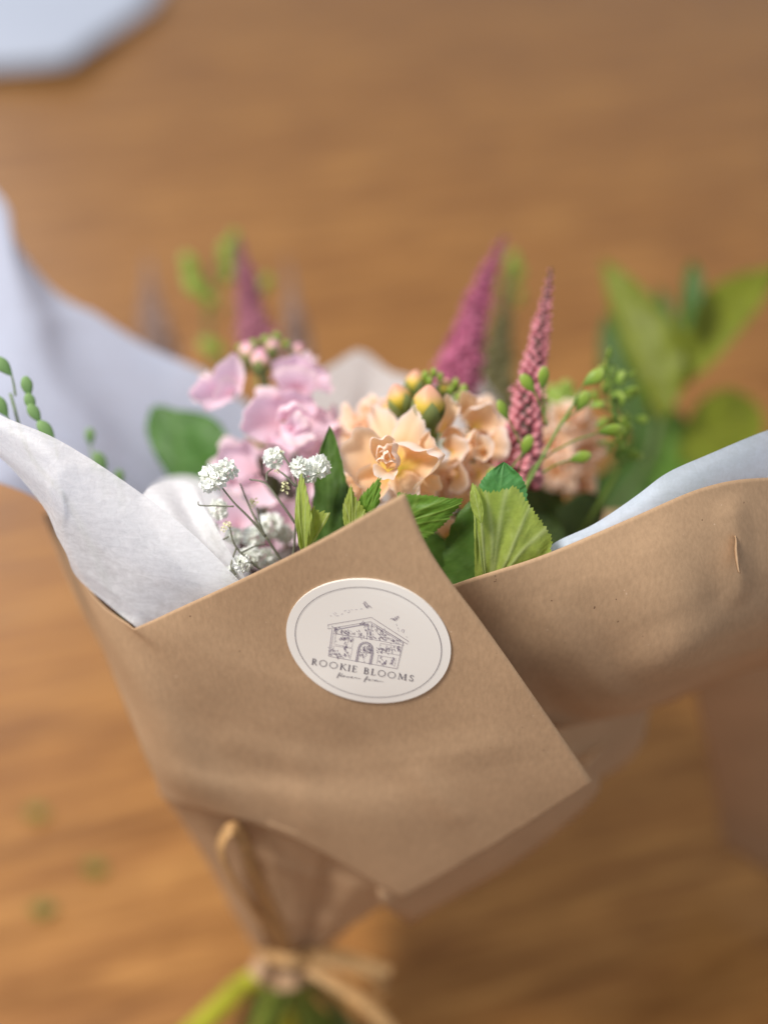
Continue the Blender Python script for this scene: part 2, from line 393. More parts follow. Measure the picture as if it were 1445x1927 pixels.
# the fold turned inward under the flap
sheet('under_fold', [
    [(880, 1300, .43), (1040, 1325, .44), (1150, 1335, .45), (1225, 1310, .455)],
    [(940, 1400, .44), (1060, 1400, .45), (1140, 1405, .46), (1208, 1395, .47)],
    [(1000, 1480, .45), (1080, 1475, .46), (1125, 1468, .47), (1175, 1440, .48)]], 24, 24, KRAFT, wrap, 0.00035, 0.001, 16, 2)
sheet('added_right_sheet', [  # kraft sheet added for the darker area right below the flap
    [(1290, 1225, .50), (1370, 1215, .50), (1480, 1200, .50), (1700, 1200, .50)],
    [(1312, 1330, .55), (1390, 1330, .545), (1500, 1330, .54), (1700, 1330, .54)],
    [(1342, 1480, .62), (1410, 1500, .61), (1510, 1520, .60), (1700, 1560, .59)],
    [(1360, 1590, .66), (1440, 1640, .65), (1540, 1700, .635), (1700, 1780, .62)]], 30, 30, KRAFT, wrap, 0.00035, 0.002, 16, 9)
# kraft behind the flowers
sheet('back_panel', [
    [(85, 965, .43), (300, 950, .52), (600, 940, .56), (880, 945, .56), (1120, 965, .53), (1400, 950, .47), (1660, 925, .40)],
    [(160, 1150, .425), (330, 1150, .52), (600, 1130, .57), (860, 1140, .57), (1080, 1150, .55), (1300, 1150, .50), (1600, 1130, .43)],
    [(285, 1380, .44), (400, 1380, .51), (600, 1370, .57), (800, 1370, .58), (960, 1370, .56), (1080, 1360, .53), (1220, 1335, .46)],
    [(390, 1525, .47), (450, 1560, .51), (580, 1600, .55), (700, 1600, .56), (790, 1580, .55), (880, 1560, .51), (960, 1570, .45)],
    [(500, 1740, .54), (515, 1750, .55), (545, 1760, .57), (580, 1760, .57), (610, 1755, .56), (625, 1750, .55), (640, 1745, .53)]],
    50, 60, KRAFT, wrap, 0.00035, 0.0012, 14, 4)
# gathered neck: folds fanning from the tie up under the panel
def neck(P): return P
cols = [(300, 1482, .436, 478, 1782, .500), (362, 1508, .417, 488, 1788, .486), (432, 1518, .410, 500, 1792, .482), (452, 1522, .420, 520, 1796, .494), (505, 1546, .408, 536, 1797, .484),
        (560, 1568, .409, 552, 1797, .482), (606, 1592, .415, 562, 1798, .488), (628, 1602, .427, 570, 1798, .496), (690, 1638, .420, 582, 1795, .486), (752, 1680, .435, 604, 1789, .492)]
rows_ = []
for k in range(14):
    f = k/13; g = f**0.9; row = []
    for a in cols: row.append(at(a[0]+(a[3]-a[0])*g, a[1]+(a[4]-a[1])*f, a[2]+(a[5]+K_-a[2])*g))
    row = np.array(row); n_ = len(cols)
    fine = np.array([[np.interp(t, range(n_), row[:, c]) for c in range(3)] for t in np.linspace(0, n_-1, 91)])
    for _ in range(2): fine[1:-1] = (fine[:-2]+2*fine[1:-1]+fine[2:])/4
    rows_.append(fine)
NP = surf(np.array(rows_), 40, 91); NP = wrinkle(NP, 0.0012, 22, 6, 0.0010, 18)
o = put('gathered_neck', mesh('gathered_neck', NP.reshape(-1, 3), gridfaces(40, 91), KRAFT), wrap)
mo = o.modifiers.new('thickness', 'SOLIDIFY'); mo.thickness = 0.00035; mo.offset = 0
# short skirt of paper below the tie
ctrl = []
for k in range(4):
    f = k/3
    ctrl.append([(492-24*f, 1782+46*f, .538-.004*f), (505-18*f, 1790+58*f, .526), (528-6*f, 1797+68*f, .534), (552+4*f, 1800+62*f, .526), (575+6*f, 1797+52*f, .534), (600+8*f, 1790+34*f, .530)])
sheet('lower_skirt', ctrl, 20, 50, KRAFT, wrap, 0.00035, 0.001, 20, 7)
# narrow slit crease near the right edge of the flap
tr_ = []
for (x, y, wd_) in [(1382, 1008, 1), (1383, 1018, 3), (1382, 1035, 5), (1384, 1055, 5), (1387, 1070, 3), (1390, 1078, 1)]:
    tr_.append([(x-1, y, .3462), (x+wd_*.5, y, .3440), (x+wd_*1.1+1, y+1, .3466)])
sheet('torn_nick', tr_, 16, 8, KRAFT, wrap, 0.0002, 0.0001, 60, 4)
bv = BVHTree.FromPolygons([tuple(v) for v in FP.reshape(-1, 3)], gridfaces(90, 80))

# ------------------------------------------------------------------ sticker on the front panel
C0 = np.array([0.646, -2.3419, 3.1775])      # plane n.P = 1 in camera axes (right, down, forward)
def plane_pt(px, py):
    r = np.array([(px-722.5)/F, (py-963.5)/F, 1.0]); d = 1/(C0@r)
    return at(px, py, d)
nrm = -(C0[0]*RT - C0[1]*UP + C0[2]*FW); nrm /= np.linalg.norm(nrm)
SC = plane_pt(692.65, 1208.9); SR = 0.02512
def on_panel(P, lift):
    h = bv.ray_cast(Vector(P+nrm*0.02), Vector(-nrm))
    base = np.array(h[0]) if h[0] is not None else P
    return base + nrm*lift
e1 = np.cross(nrm, [0, 0, 1.0]); e1 /= np.linalg.norm(e1); e1 = -e1 if e1[0] < 0 else e1; e2 = np.cross(nrm, e1)
V = [on_panel(SC, .0007)]; n = 96; rings = 10
for r in range(1, rings+1):
    for k in range(n):
        th = 2*math.pi*k/n; V.append(on_panel(SC+SR*r/rings*(math.cos(th)*e1+math.sin(th)*e2), .0007))
Fc = [(0, 1+k, 1+(k+1) % n) for k in range(n)]
for r in range(rings-1):
    for k in range(n):
        a = 1+r*n; Fc.append((a+k, a+n+k, a+n+(k+1) % n, a+(k+1) % n))
a = 1+(rings-1)*n
for k in range(n): V.append(V[a+k]-nrm*0.0005)
for k in range(n): Fc.append((a+k, a+n+k, a+n+(k+1) % n, a+(k+1) % n))
stick = put('sticker', mesh('sticker', V, Fc, STICKER, smooth=False), wrap, None, 'round white sticker with a flower-covered house and the words ROOKIE BLOOMS flower farm')
LIFT = 0.00085
def ribbon3(pts, wd, closed=False):
    "flat printed line of width wd (m) through 3-D points on the panel"
    pts = [np.array(q) for q in pts]; n = len(pts); V = []
    for i in range(n):
        if closed: tt = pts[(i+1) % n]-pts[i-1]
        else: tt = pts[min(i+1, n-1)]-pts[max(i-1, 0)]
        tt = tt/(np.linalg.norm(tt)+1e-12); s = np.cross(nrm, tt)
        wi = wd[i] if np.ndim(wd) else wd
        V += [pts[i]+s*wi/2, pts[i]-s*wi/2]
    Fc = [(2*i, 2*i+1, 2*((i+1) % n)+1, 2*((i+1) % n)) for i in range(n if closed else n-1)]
    return V, Fc
th = np.linspace(0, 2*math.pi, 161)[:-1]
V, Fc = ribbon3([on_panel(SC+SR*.888*(math.cos(q)*e1+math.sin(q)*e2), LIFT) for q in th], 0.00016, True)
put('printed_ring', mesh('printed_ring', V, Fc, INK, smooth=False), stick)
ZP = 0.344/F/3.6125      # one pixel of the enlarged view, in metres
def zp(X, Y): return on_panel(plane_pt(500+X/3.6125, 1060+Y/3.6125), LIFT)
def line(pts, wpx=2.2, sm=False):
    q = cr(np.array(pts, float), 5*len(pts)) if sm else np.array(pts, float)
    ww = wpx*ZP*1.15
    return ribbon3([zp(*x) for x in q], ww)
# letters as strokes in a unit box; T thick stroke, N hairline
T_, N_ = 6.0, 2.8
def arc(cx, cy, rx, ry, a0, a1, n=14): return [(cx+rx*math.cos(math.radians(a)), cy+ry*math.sin(math.radians(a))) for a in np.linspace(a0, a1, n)]
G = {
 'R': [(T_, [(.2, 0), (.2, 1)]), (N_, [(.2, .98), (.45, .98)]), (T_*.8, arc(.45, .74, .27, .24, 90, -90)), (N_, [(.45, .5), (.2, .5)]), (T_*.8, [(.45, .5), (.9, 0)]), (N_, [(.05, 0), (.38, 0)]), (N_, [(.05, 1), (.25, 1)]), (N_, [(.82, 0), (1.02, 0)])],
 'O': [(T_*.62, arc(.5, .5, .47, .5, 0, 360, 30))],
 'K': [(T_, [(.2, 0), (.2, 1)]), (N_, [(.22, .45), (.8, 1)]), (T_*.8, [(.38, .6), (.92, 0)]), (N_, [(.05, 0), (.36, 0)]), (N_, [(.05, 1), (.36, 1)]), (N_, [(.66, 1), (.95, 1)]), (N_, [(.8, 0), (1.05, 0)])],
 'I': [(T_, [(.5, 0), (.5, 1)]), (N_, [(.1, 0), (.9, 0)]), (N_, [(.1, 1), (.9, 1)])],
 'E': [(T_, [(.22, 0), (.22, 1)]), (N_, [(.02, 1), (.88, 1), (.9, .82)]), (N_, [(.02, 0), (.92, 0), (.96, .2)]), (N_, [(.22, .52), (.7, .52)]), (N_, [(.7, .4), (.7, .64)])],
 'B': [(T_, [(.2, 0), (.2, 1)]), (N_, [(.05, 1), (.5, 1)]), (T_*.75, arc(.48, .76, .26, .24, 90, -90)), (N_, [(.2, .52), (.5, .52)]), (T_*.85, arc(.5, .26, .34, .26, 90, -90)), (N_, [(.05, 0), (.5, 0)])],
 'L': [(T_, [(.25, 0), (.25, 1)]), (N_, [(.02, 1), (.5, 1)]), (N_, [(.02, 0), (.95, 0), (.98, .22)])],
 'M': [(N_, [(.12, 0), (.18, 1)]), (T_*.9, [(.18, 1), (.5, .06)]), (N_, [(.5, .06), (.82, 1)]), (T_, [(.82, 1), (.88, 0)]), (N_, [(0, 0), (.24, 0)]), (N_, [(.04, 1), (.2, 1)]), (N_, [(.74, 0), (1.0, 0)]), (N_, [(.82, 1), (.98, 1)])],
 'S': [(N_, [(.82, .98), (.82, .76)]), (N_, arc(.48, .76, .33, .24, 10, 100, 8)), (T_*.85, [(.42, 1.0), (.16, .86), (.16, .68), (.45, .53), (.78, .36), (.84, .2), (.68, .02), (.42, 0)]), (N_, [(.42, 0), (.15, .1), (.08, .3)]), (N_, [(.08, .0), (.08, .28)])],
}
spans = [('R', 314, 350), ('O', 366, 416), ('O', 434, 488), ('K', 504, 549), ('I', 556, 578), ('E', 588, 620), ('B', 667, 703), ('L', 716, 748), ('O', 763, 813), ('O', 829, 881), ('M', 898, 957), ('S', 976, 1004)]
base_y = lambda X: 675+(X-315)*0.168
for ch, x0, x1 in spans:
    prt = []
    for wpx, st in G[ch]:
        q = []
        for (x, y) in st:
            X = x0+(x1-x0)*x; q.append((X + y*6.5, base_y(X) - y*40.5))
        prt.append(line(q, wpx))
    V, Fc = join(prt); put('letter', mesh('letter', V, Fc, INK, smooth=False), stick)
# handwriting: flower farm
X0, Y0 = 492, 752
def hw(pts):
    pts = [((36+(x-36)*1.28 if 36 < x < 150 else x)-2, y*1.15) for x, y in pts]
    return hw2(pts)
def hw2(pts):  # x along, y up, following the baseline
    return [(X0+x + y*0.16, Y0+x*0.135 - y) for x, y in pts]
script = [
    [(0, -12), (4, 2), (10, 18), (15, 22), (14, 14), (6, 2), (2, -12)], [(0, 4), (18, 7)],
    [(20, 0), (27, 12), (31, 20), (28, 12), (24, 1), (31, 1)],
    [(36, 6), (42, 8), (46, 4), (41, 0), (36, 3), (42, 7), (52, 6)],
    [(56, 7), (58, 0), (65, 6), (67, 1), (75, 7)], [(78, 3), (87, 6), (86, 9), (80, 5), (82, 0), (92, 2)],
    [(98, 0), (101, 7), (108, 7), (112, 3), (132, 4)],
    [(182, -14), (188, 2), (196, 18), (202, 22), (200, 14), (190, 0), (186, -12)], [(184, 4), (204, 7)],
    [(218, 7), (210, 5), (210, 0), (217, 3), (220, 7), (219, 0), (228, 3)], [(232, 0), (235, 7), (243, 7)],
    [(248, 0), (251, 7), (253, 1), (260, 7), (262, 1), (269, 7), (272, 1), (290, 3), (312, 2)]]
V, Fc = join([line(hw(s), 2.6, True) for s in script]); put('handwriting', mesh('handwriting', V, Fc, INK, smooth=False), stick)
# house line drawing
soft, ink = [], []
L = ink.append; Q = soft.append
L(line([(428, 404), (722, 354), (972, 518), (964, 537), (716, 383), (426, 432), (428, 404)], 2.6))
Q(line([(470, 440), (700, 398)], 5)); Q(line([(716, 396), (935, 532)], 3.2)); L(line([(730, 392), (930, 518)], 2.2))
Q(line([(455, 436), (430, 618)], 3)); Q(line([(468, 440), (440, 615)], 2.2)); L(line([(430, 618), (895, 703)], 2.6)); L(line([(895, 703), (938, 520)], 2.6))
L(line([(480, 462), (470, 536), (588, 560), (601, 492), (480, 462)], 2.0)); Q(line([(470, 548), (592, 568), (576, 636)], 2.2)); Q(line([(466, 548), (452, 616)], 2.0))
L(line([(784, 530), (922, 556), (912, 612), (768, 586), (784, 530)], 2.0)); L(line([(766, 612), (888, 634), (876, 690)], 2.0)); Q(line([(770, 608), (757, 668)], 2.2))
for g_, lw in ((0, 2.8), (7, 5.0), (14, 2.4)):
    pts = [(614+g_, 655), (624+g_, 590)]+[(681+(50-g_)*math.cos(math.radians(q)), 565-(45-g_)*math.sin(math.radians(q))) for q in (170, 140, 110, 80, 50, 20, 0)]+[(733-g_, 600), (719-g_*1.0, 674)]
    (soft if g_ == 7 else ink).append(line(pts, lw))
Q(line([(462, 464), (700, 500), (940, 545)], 2.4))
Q(line([(700, 400), (688, 505)], 3.0)); Q(line([(724, 396), (712, 508)], 2.4))
rr = random.Random(5)
def foliage(poly_pts, n, spread, ln=13):
    for _ in range(n):
        i = rr.randrange(len(poly_pts)-1); f = rr.random()
        x = poly_pts[i][0]*(1-f)+poly_pts[i+1][0]*f + rr.gauss(0, spread); y = poly_pts[i][1]*(1-f)+poly_pts[i+1][1]*f + rr.gauss(0, spread)
        an = rr.uniform(0.3, 2.6)*(1 if rr.random() < .75 else -1); l = ln*rr.uniform(.6, 1.3); c, s = math.cos(an), math.sin(an)
        q = [(x-c*l/2, y-s*l/2), (x-s*l*.18, y+c*l*.18), (x+c*l/2, y+s*l/2)]
        (ink if rr.random() < .62 else soft).append(line(q, rr.uniform(1.8, 4.2), True))
foliage([(470, 425), (520, 450), (570, 465)], 34, 9); foliage([(560, 455), (620, 460), (665, 480)], 24, 11); foliage([(640, 390), (690, 410), (700, 470)], 34, 10)
foliage([(735, 430), (790, 450), (830, 490)], 34, 13); foliage([(710, 485), (800, 500), (915, 525)], 46, 9)
foliage([(480, 505), (540, 495), (585, 520)], 32, 9); foliage([(545, 530), (545, 590)], 16, 8); foliage([(445, 585), (475, 600), (520, 615), (570, 600)], 46, 11)
foliage([(640, 590), (680, 575), (710, 570)], 30, 10); foliage([(700, 540), (715, 590), (660, 600), (675, 645)], 28, 7)
foliage([(760, 580), (820, 570), (900, 585)], 48, 11); foliage([(905, 550), (912, 590)], 12, 6); foliage([(785, 625), (785, 665), (815, 665)], 22, 8); foliage([(870, 635), (855, 675)], 18, 7)
# bees with dotted trails
for seg in ([(440, 342), (452, 345)], [(462, 325), (478, 340)], [(474, 318), (486, 332)], [(482, 344), (500, 342)], [(516, 335), (528, 328)], [(536, 312), (552, 304)], [(560, 322), (574, 318)], [(566, 302), (576, 312)], [(584, 300), (594, 304)], [(612, 302), (626, 300)], [(645, 298), (660, 296)],
            [(888, 400), (894, 412)], [(898, 424), (904, 436)], [(900, 444), (908, 450)], [(922, 452), (934, 436), (944, 440), (936, 462)], [(956, 486), (964, 492)]): Q(line(seg, 2.4))
for seg in ([(664, 256), (676, 270), (690, 290), (696, 276), (684, 252), (676, 246), (674, 258), (688, 284)], [(690, 288), (708, 276), (722, 290)], [(700, 268), (714, 282)],
            [(848, 368), (862, 362), (876, 372), (884, 352)], [(866, 374), (872, 362), (880, 380)], [(884, 376), (896, 350), (904, 352), (890, 370)]): L(line(seg, 2.8, True))
V, Fc = join(soft); V = [np.array(v)-nrm*0.00006 for v in V]
put('house_shading', mesh('house_shading', V, Fc, INK_SOFT, smooth=False), stick)
V, Fc = join(ink); put('house_drawing', mesh('house_drawing', V, Fc, NT('drawing_ink').solid((0.24, 0.20, 0.26), 0.6, 0.2), smooth=False), stick)

# ------------------------------------------------------------------ tissue sheets
def one_sheet(name, label, ctrl, nu, nv, mat, **kw):
    o, P = sheet(name, ctrl, nu, nv, mat, None, **kw); tag(o, label, 'tissue paper'); return o
one_sheet('tissue_sheet', 'pale tissue sheet folded out over the left kraft edge, beside the small white flowers', [
    [(-260, 660, .355), (-120, 718, .350), (0, 781, .344), (105, 826, .342), (190, 876, .342), (270, 931, .342), (340, 985, .343), (400, 1040, .344), (458, 1100, .345), (540, 1180, .352)],
    [(-260, 700, .350), (-120, 745, .347), (0, 804, .342), (92, 850, .338), (180, 925, .341), (262, 985, .343), (325, 1040, .344), (380, 1095, .347), (430, 1150, .351), (510, 1220, .360)],
    [(-260, 740, .353), (-125, 775, .351), (-5, 826, .346), (100, 890, .339), (150, 960, .343), (225, 1030, .347), (285, 1090, .350), (345, 1135, .355), (400, 1190, .360), (480, 1260, .368)],
    [(-260, 775, .360), (-130, 805, .357), (-12, 845, .352), (105, 935, .342), (130, 1000, .349), (190, 1075, .354), (245, 1125, .356), (300, 1180, .362), (370, 1230, .368), (450, 1300, .376)],
    [(-260, 790, .366), (-135, 815, .364), (-16, 850, .360), (72, 938, .354), (122, 1030, .354), (150, 1090, .362), (215, 1147, .362), (262, 1184, .3605), (330, 1240, .378), (410, 1320, .386)]],
    90, 160, TISSUE, thick=0, amp=0.0005, scale=24, seed=11, crease=0.0007, cscale=20)
one_sheet('tissue_sheet', 'small rounded fold of white tissue between the left sheet and the small white flowers', [
    [(262, 940, .362), (285, 915, .366), (325, 905, .370), (365, 912, .368), (388, 950, .362)],
    [(300, 985, .356), (322, 965, .356), (350, 955, .362), (380, 960, .358), (404, 985, .353)],
    [(355, 1045, .352), (372, 1035, .351), (392, 1025, .354), (412, 1020, .351), (432, 1040, .349)],
    [(430, 1120, .354), (440, 1110, .352), (450, 1105, .354), (460, 1100, .352), (470, 1100, .351)],
    [(500, 1200, .36), (505, 1195, .36), (510, 1190, .36), (520, 1185, .36), (530, 1180, .36)]],
    40, 34, TISSUE, thick=0, amp=0.0006, scale=30, seed=12)
one_sheet('tissue_sheet', 'blurred rounded end of white tissue just behind the small rounded fold at the left', [
    [(265, 960, .41), (285, 915, .415), (325, 895, .42), (375, 900, .42), (420, 935, .41)],
    [(320, 1040, .40), (340, 1000, .405), (370, 980, .41), (400, 985, .41), (440, 1010, .40)],
    [(420, 1150, .39), (430, 1130, .39), (440, 1120, .39), (460, 1120, .39), (490, 1130, .39)]],
    26, 26, TISSUE, thick=0, amp=0.0006, scale=30, seed=13)
one_sheet('tissue_sheet', 'large white tissue sheet with bluish shade in its colour, rising left, its curved top edge blurred', [
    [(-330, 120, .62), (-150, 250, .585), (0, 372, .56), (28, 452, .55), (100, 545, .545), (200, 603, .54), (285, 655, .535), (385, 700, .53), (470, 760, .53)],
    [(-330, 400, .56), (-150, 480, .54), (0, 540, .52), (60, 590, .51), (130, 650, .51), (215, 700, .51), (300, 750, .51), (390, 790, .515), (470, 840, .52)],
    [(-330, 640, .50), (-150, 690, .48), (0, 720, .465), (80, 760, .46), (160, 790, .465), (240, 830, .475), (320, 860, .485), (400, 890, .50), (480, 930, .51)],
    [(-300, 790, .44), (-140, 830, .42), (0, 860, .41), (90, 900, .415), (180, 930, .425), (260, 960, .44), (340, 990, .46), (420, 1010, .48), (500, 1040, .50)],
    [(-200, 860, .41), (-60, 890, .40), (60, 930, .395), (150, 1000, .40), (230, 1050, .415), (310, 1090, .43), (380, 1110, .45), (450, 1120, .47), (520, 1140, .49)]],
    60, 80, TISSUE_SHADED, thick=0, amp=0.0018, scale=8, seed=14, crease=0.0010, cscale=9)
one_sheet('tissue_sheet', 'crumpled white tissue showing between the lilac and the peach flowers, far behind them', [
    [(560, 720, .50), (620, 690, .51), (680, 660, .52), (740, 700, .515), (820, 715, .51), (890, 700, .50), (940, 745, .50)],
    [(560, 780, .49), (630, 760, .50), (690, 740, .51), (750, 765, .505), (820, 780, .50), (890, 760, .495), (950, 790, .49)],
    [(570, 860, .48), (640, 850, .49), (700, 840, .50), (760, 850, .50), (830, 850, .49), (890, 840, .485), (950, 850, .48)],
    [(590, 960, .47), (650, 960, .48), (700, 960, .49), (760, 960, .49), (820, 960, .48), (880, 950, .475), (940, 950, .47)]],
    36, 50, TISSUE, thick=0, amp=0.004, scale=22, seed=15, crease=0.0012, cscale=14)
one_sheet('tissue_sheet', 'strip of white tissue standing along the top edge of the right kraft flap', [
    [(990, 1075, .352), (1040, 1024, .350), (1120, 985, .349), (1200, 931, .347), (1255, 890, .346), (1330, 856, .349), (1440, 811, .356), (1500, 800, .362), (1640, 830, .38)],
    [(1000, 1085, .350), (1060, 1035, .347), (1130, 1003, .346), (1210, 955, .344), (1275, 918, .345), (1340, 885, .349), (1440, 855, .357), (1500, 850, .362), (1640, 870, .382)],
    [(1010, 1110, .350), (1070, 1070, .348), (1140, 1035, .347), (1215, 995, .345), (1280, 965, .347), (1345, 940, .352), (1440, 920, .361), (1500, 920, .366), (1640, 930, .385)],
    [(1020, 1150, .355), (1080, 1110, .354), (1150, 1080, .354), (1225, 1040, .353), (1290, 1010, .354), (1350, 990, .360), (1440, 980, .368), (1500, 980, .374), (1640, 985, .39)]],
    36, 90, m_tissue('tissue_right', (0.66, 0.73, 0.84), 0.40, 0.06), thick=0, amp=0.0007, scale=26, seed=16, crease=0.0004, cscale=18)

# ------------------------------------------------------------------ petals and florets
def petal_mesh(name, mat, Lp, A, ruff, curl, cup, seed, pinch=0.0, nu=13, nv=19):
    r = random.Random(seed); ph1, ph2, ph3 = (r.uniform(0, 6.28) for _ in range(3)); k1 = r.uniform(3.0, 4.5); k2 = r.uniform(7.5, 11.0)
    tiplean = r.uniform(-.16, .16); fold = r.uniform(-.5, .5)
    V, Cc = [], []
    for i in range(nu):
        s = (i/(nu-1))**0.85
        for j in range(nv):
            tt = -1+2*j/(nv-1)
            prof = 1-0.22*abs(tt)**2.4-0.09*math.exp(-((tt-fold*.4)/0.14)**2)+0.07*math.sin(k1*tt+ph1)+tiplean*tt+0.045*math.sin(k2*tt+ph3)
            rho = Lp*s*prof; an = tt*A*(0.35+0.65*s**0.7)
            x, y = rho*math.sin(an), rho*math.cos(an)
            nz = noise.noise(Vector((x*3.2/Lp, y*3.2/Lp, seed*1.7)))
            z = Lp*(cup*s*s + ruff*s**2.2*(math.sin(k1*1.4*tt+ph2)*0.65+math.sin(k2*tt+ph1)*0.5) + 0.13*nz*s - curl*s**6 + pinch*abs(tt)*s + 0.10*s*abs(tt-fold)**0.8)
            V.append((x, y, z))
            e = max(s**11, (abs(tt)**12)*s)
            Cc.append((min(1, s*(1-0.1*abs(tt))), 0.8*e, 0))
    return mesh(name, V, gridfaces(nu, nv), mat, Cc)
def fan(root, kind, base, outline, cup=0.10, curl=0.10, ruff=0.03, seed=0, s0=0.0, nu=16, nv=30, rim=0.9, name='petal', label=None):
    "petal spread from base to an outline of points; its border curls over towards the light"
    r = random.Random(seed); B = at(*base); O = cr(np.array([at(*q) for q in outline]), nv)
    size = np.mean(np.linalg.norm(O-B, axis=1)); nn = np.cross(O[0]-B, O[-1]-B); nn = nn/(np.linalg.norm(nn)+1e-12)
    if nn@FW > 0: nn = -nn
    ph = [r.uniform(0, 6.28) for _ in range(3)]; V, Cc = [], []
    for i in range(nu):
        s = i/(nu-1)
        for j in range(nv):
            tt = j/(nv-1)
            nz = noise.noise(Vector(((O[j]-B)*s/size*2.4))+Vector((seed*1.3, seed, 0)))
            ed = 1+0.035*math.sin(17*tt+ph[0])+0.03*math.sin(31*tt+ph[1])
            P = B+(O[j]-B)*s*(1+(ed-1)*s)
            h = cup*4*s*(1-s)*-1 + ruff*s*s*(math.sin(11*tt+ph[2])+.6*math.sin(23*tt+ph[0])) + .10*nz*s
            h += curl*max(0, (s-.80)/.20)**1.6
            V.append(P+nn*size*h + (P-B)*(-0.03)*max(0, (s-.88)/.12)**2)
            Cc.append((s0+(1-s0)*s, rim*max(0, (s-.86)/.14)**1.5, 0))
    return put(name, mesh(name, V, gridfaces(nu, nv), PEACH if kind == 'peach' else LILAC, Cc), root, None, label)
def petal_set(mat, tagname):
    outer = [petal_mesh(tagname, mat, 1.0, 0.85, 0.11, 0.20, 0.14, 100+k, 0.0) for k in range(7)]
    mid = [petal_mesh(tagname, mat, 0.78, 0.85, 0.17, 0.20, 0.18, 200+k, 0.16) for k in range(6)]
    inner = [petal_mesh(tagname, mat, 0.50, 0.95, 0.20, 0.12, 0.20, 300+k, 0.28) for k in range(5)]
    return outer, mid, inner
PS = {'peach': petal_set(PEACH, 'petal'), 'lilac': petal_set(LILAC, 'petal')}
def sphere_mesh(name, mat, seg=10, ring=7, shape=None, colf=None):
    V, Cc, Fc = [], [], []
    for i in range(ring):
        th = math.pi*i/(ring-1); z = -math.cos(th); rad = math.sin(th)
        for k in range(seg):
            a = 2*math.pi*k/seg; x, y, zz = rad*math.cos(a), rad*math.sin(a), z
            if shape: x, y, zz = shape(x, y, zz, a)
            V.append((x, y, zz)); f = (z+1)/2; Cc.append((f if colf is None else colf(f, a), 0, 0))
    return mesh(name, V, gridfaces(ring, seg, closed=True), mat, Cc)
CENTER = sphere_mesh('calyx', CALYX, 10, 7)
def teardrop(x, y, z, a):
    f = (z+1)/2; tw = 0.10*math.sin(4*a+f*5)*f
    r = (0.45+0.75*math.sin(math.pi*min(1, f*0.92)))*0.72
    return x*(r+tw), y*(r+tw), z*1.15
BUDM = {'peach': sphere_mesh('bud', BUD_PEACH, 16, 12, teardrop), 'lilac': sphere_mesh('bud', BUD_LILAC, 16, 12, teardrop)}
def sepal_cup():
    V, Fc, Cc = [], [], []
    for q in range(4):
        o = len(V); a0 = q*math.pi/2
        for i in range(7):
            s = i/6; z = -1.2+1.55*s; r = 0.30+0.62*math.sin(math.pi*min(1, s*.62+.08)); wv = 0.80*(1-s**2.2)
            for j in range(5):
                a = a0+wv*(j/4-.5)*1.9; V.append((r*math.cos(a), r*math.sin(a), z)); Cc.append((s, 0, 0))
        Fc += gridfaces(7, 5, o)
    return mesh('calyx', V, Fc, CALYX, Cc)
SEPAL = sepal_cup()

def floret(root, kind, px, py, d, rpx, axis, spin, seed, parts=(6, 6, 5), openness=1.0, closed=0.0, squash=1.0):
    r = random.Random(seed); O = at(px, py, d); R = rpx*d/F
    z = cdir(*axis); O = O - z*R*0.35
    MF = frame(O, z, None, spin)
    c = put('floret', CENTER, root, MF @ Matrix.Translation((0, 0, -R*.12)) @ Matrix.Diagonal((R*.16, R*.16, R*.30, 1)))
    outer, mid, inner = PS[kind]
    for lst, n, elev, lift, sc in ((outer, parts[0], 14, 0.0, 1.0), (mid, parts[1], 40, 0.06, 1.0), (inner, parts[2], 66, 0.10, 1.0)):
        for k in range(n):
            a = 2*math.pi*(k+0.5*(lst is mid))/n + r.uniform(-.22, .22)
            el = math.radians((elev + closed)*openness + r.uniform(-11, 11))
            M = MF @ Matrix.Rotation(a, 4, 'Z') @ Matrix.Translation((0, R*0.04, R*lift)) @ Matrix.Rotation(el, 4, 'X') @ Matrix.Rotation(r.uniform(-.35, .35), 4, 'Y') @ Matrix.Scale(R*sc*r.uniform(.88, 1.08), 4)
            put('petal', lst[r.randrange(len(lst))], c, M)
    return c
def petal_at(root, kind, base, tip, d0, d1, face, spinmesh, wscale=1.0, which=0):
    "one petal laid from base to tip, its inner face turned to face"
    B, T = at(*base, d0), at(*tip, d1); y = Vector(T-B); Ln = y.length; y.normalize()
    z = Vector(cdir(*face)); x = y.cross(z).normalized(); z = x.cross(y)
    M = Matrix.Translation(Vector(B)) @ Matrix((x, y, z)).transposed().to_4x4() @ Matrix.Diagonal((Ln*wscale, Ln, Ln, 1))
    return put('petal', PS[kind][which][spinmesh], root, M)
def bud(root, kind, px, py, d, rpx, axis, spin=0.0):
    R = rpx*d/F; M = frame(at(px, py, d), cdir(*axis), None, spin, R)
    b = put('bud', BUDM[kind], root, M)
    put('calyx', SEPAL, b, M @ Matrix.Scale(1.04, 4))
    return b
def stalk(root, top_px, d, rad0, rad1, mat, foot, bend=(0, 0), name='stem', seg=8):
    top = at(*top_px, d); mid = (top+TIE)/2 + np.array([bend[0], 0, bend[1]])
    low = TIE + np.array(foot)
    return tube_obj(name, [low, TIE + (np.array(foot)-[0, 0, foot[2]])*[.12, .12, 0] , mid, top], [rad0, rad0, (rad0+rad1)/2, rad1], mat, root, seg=seg, n=26)

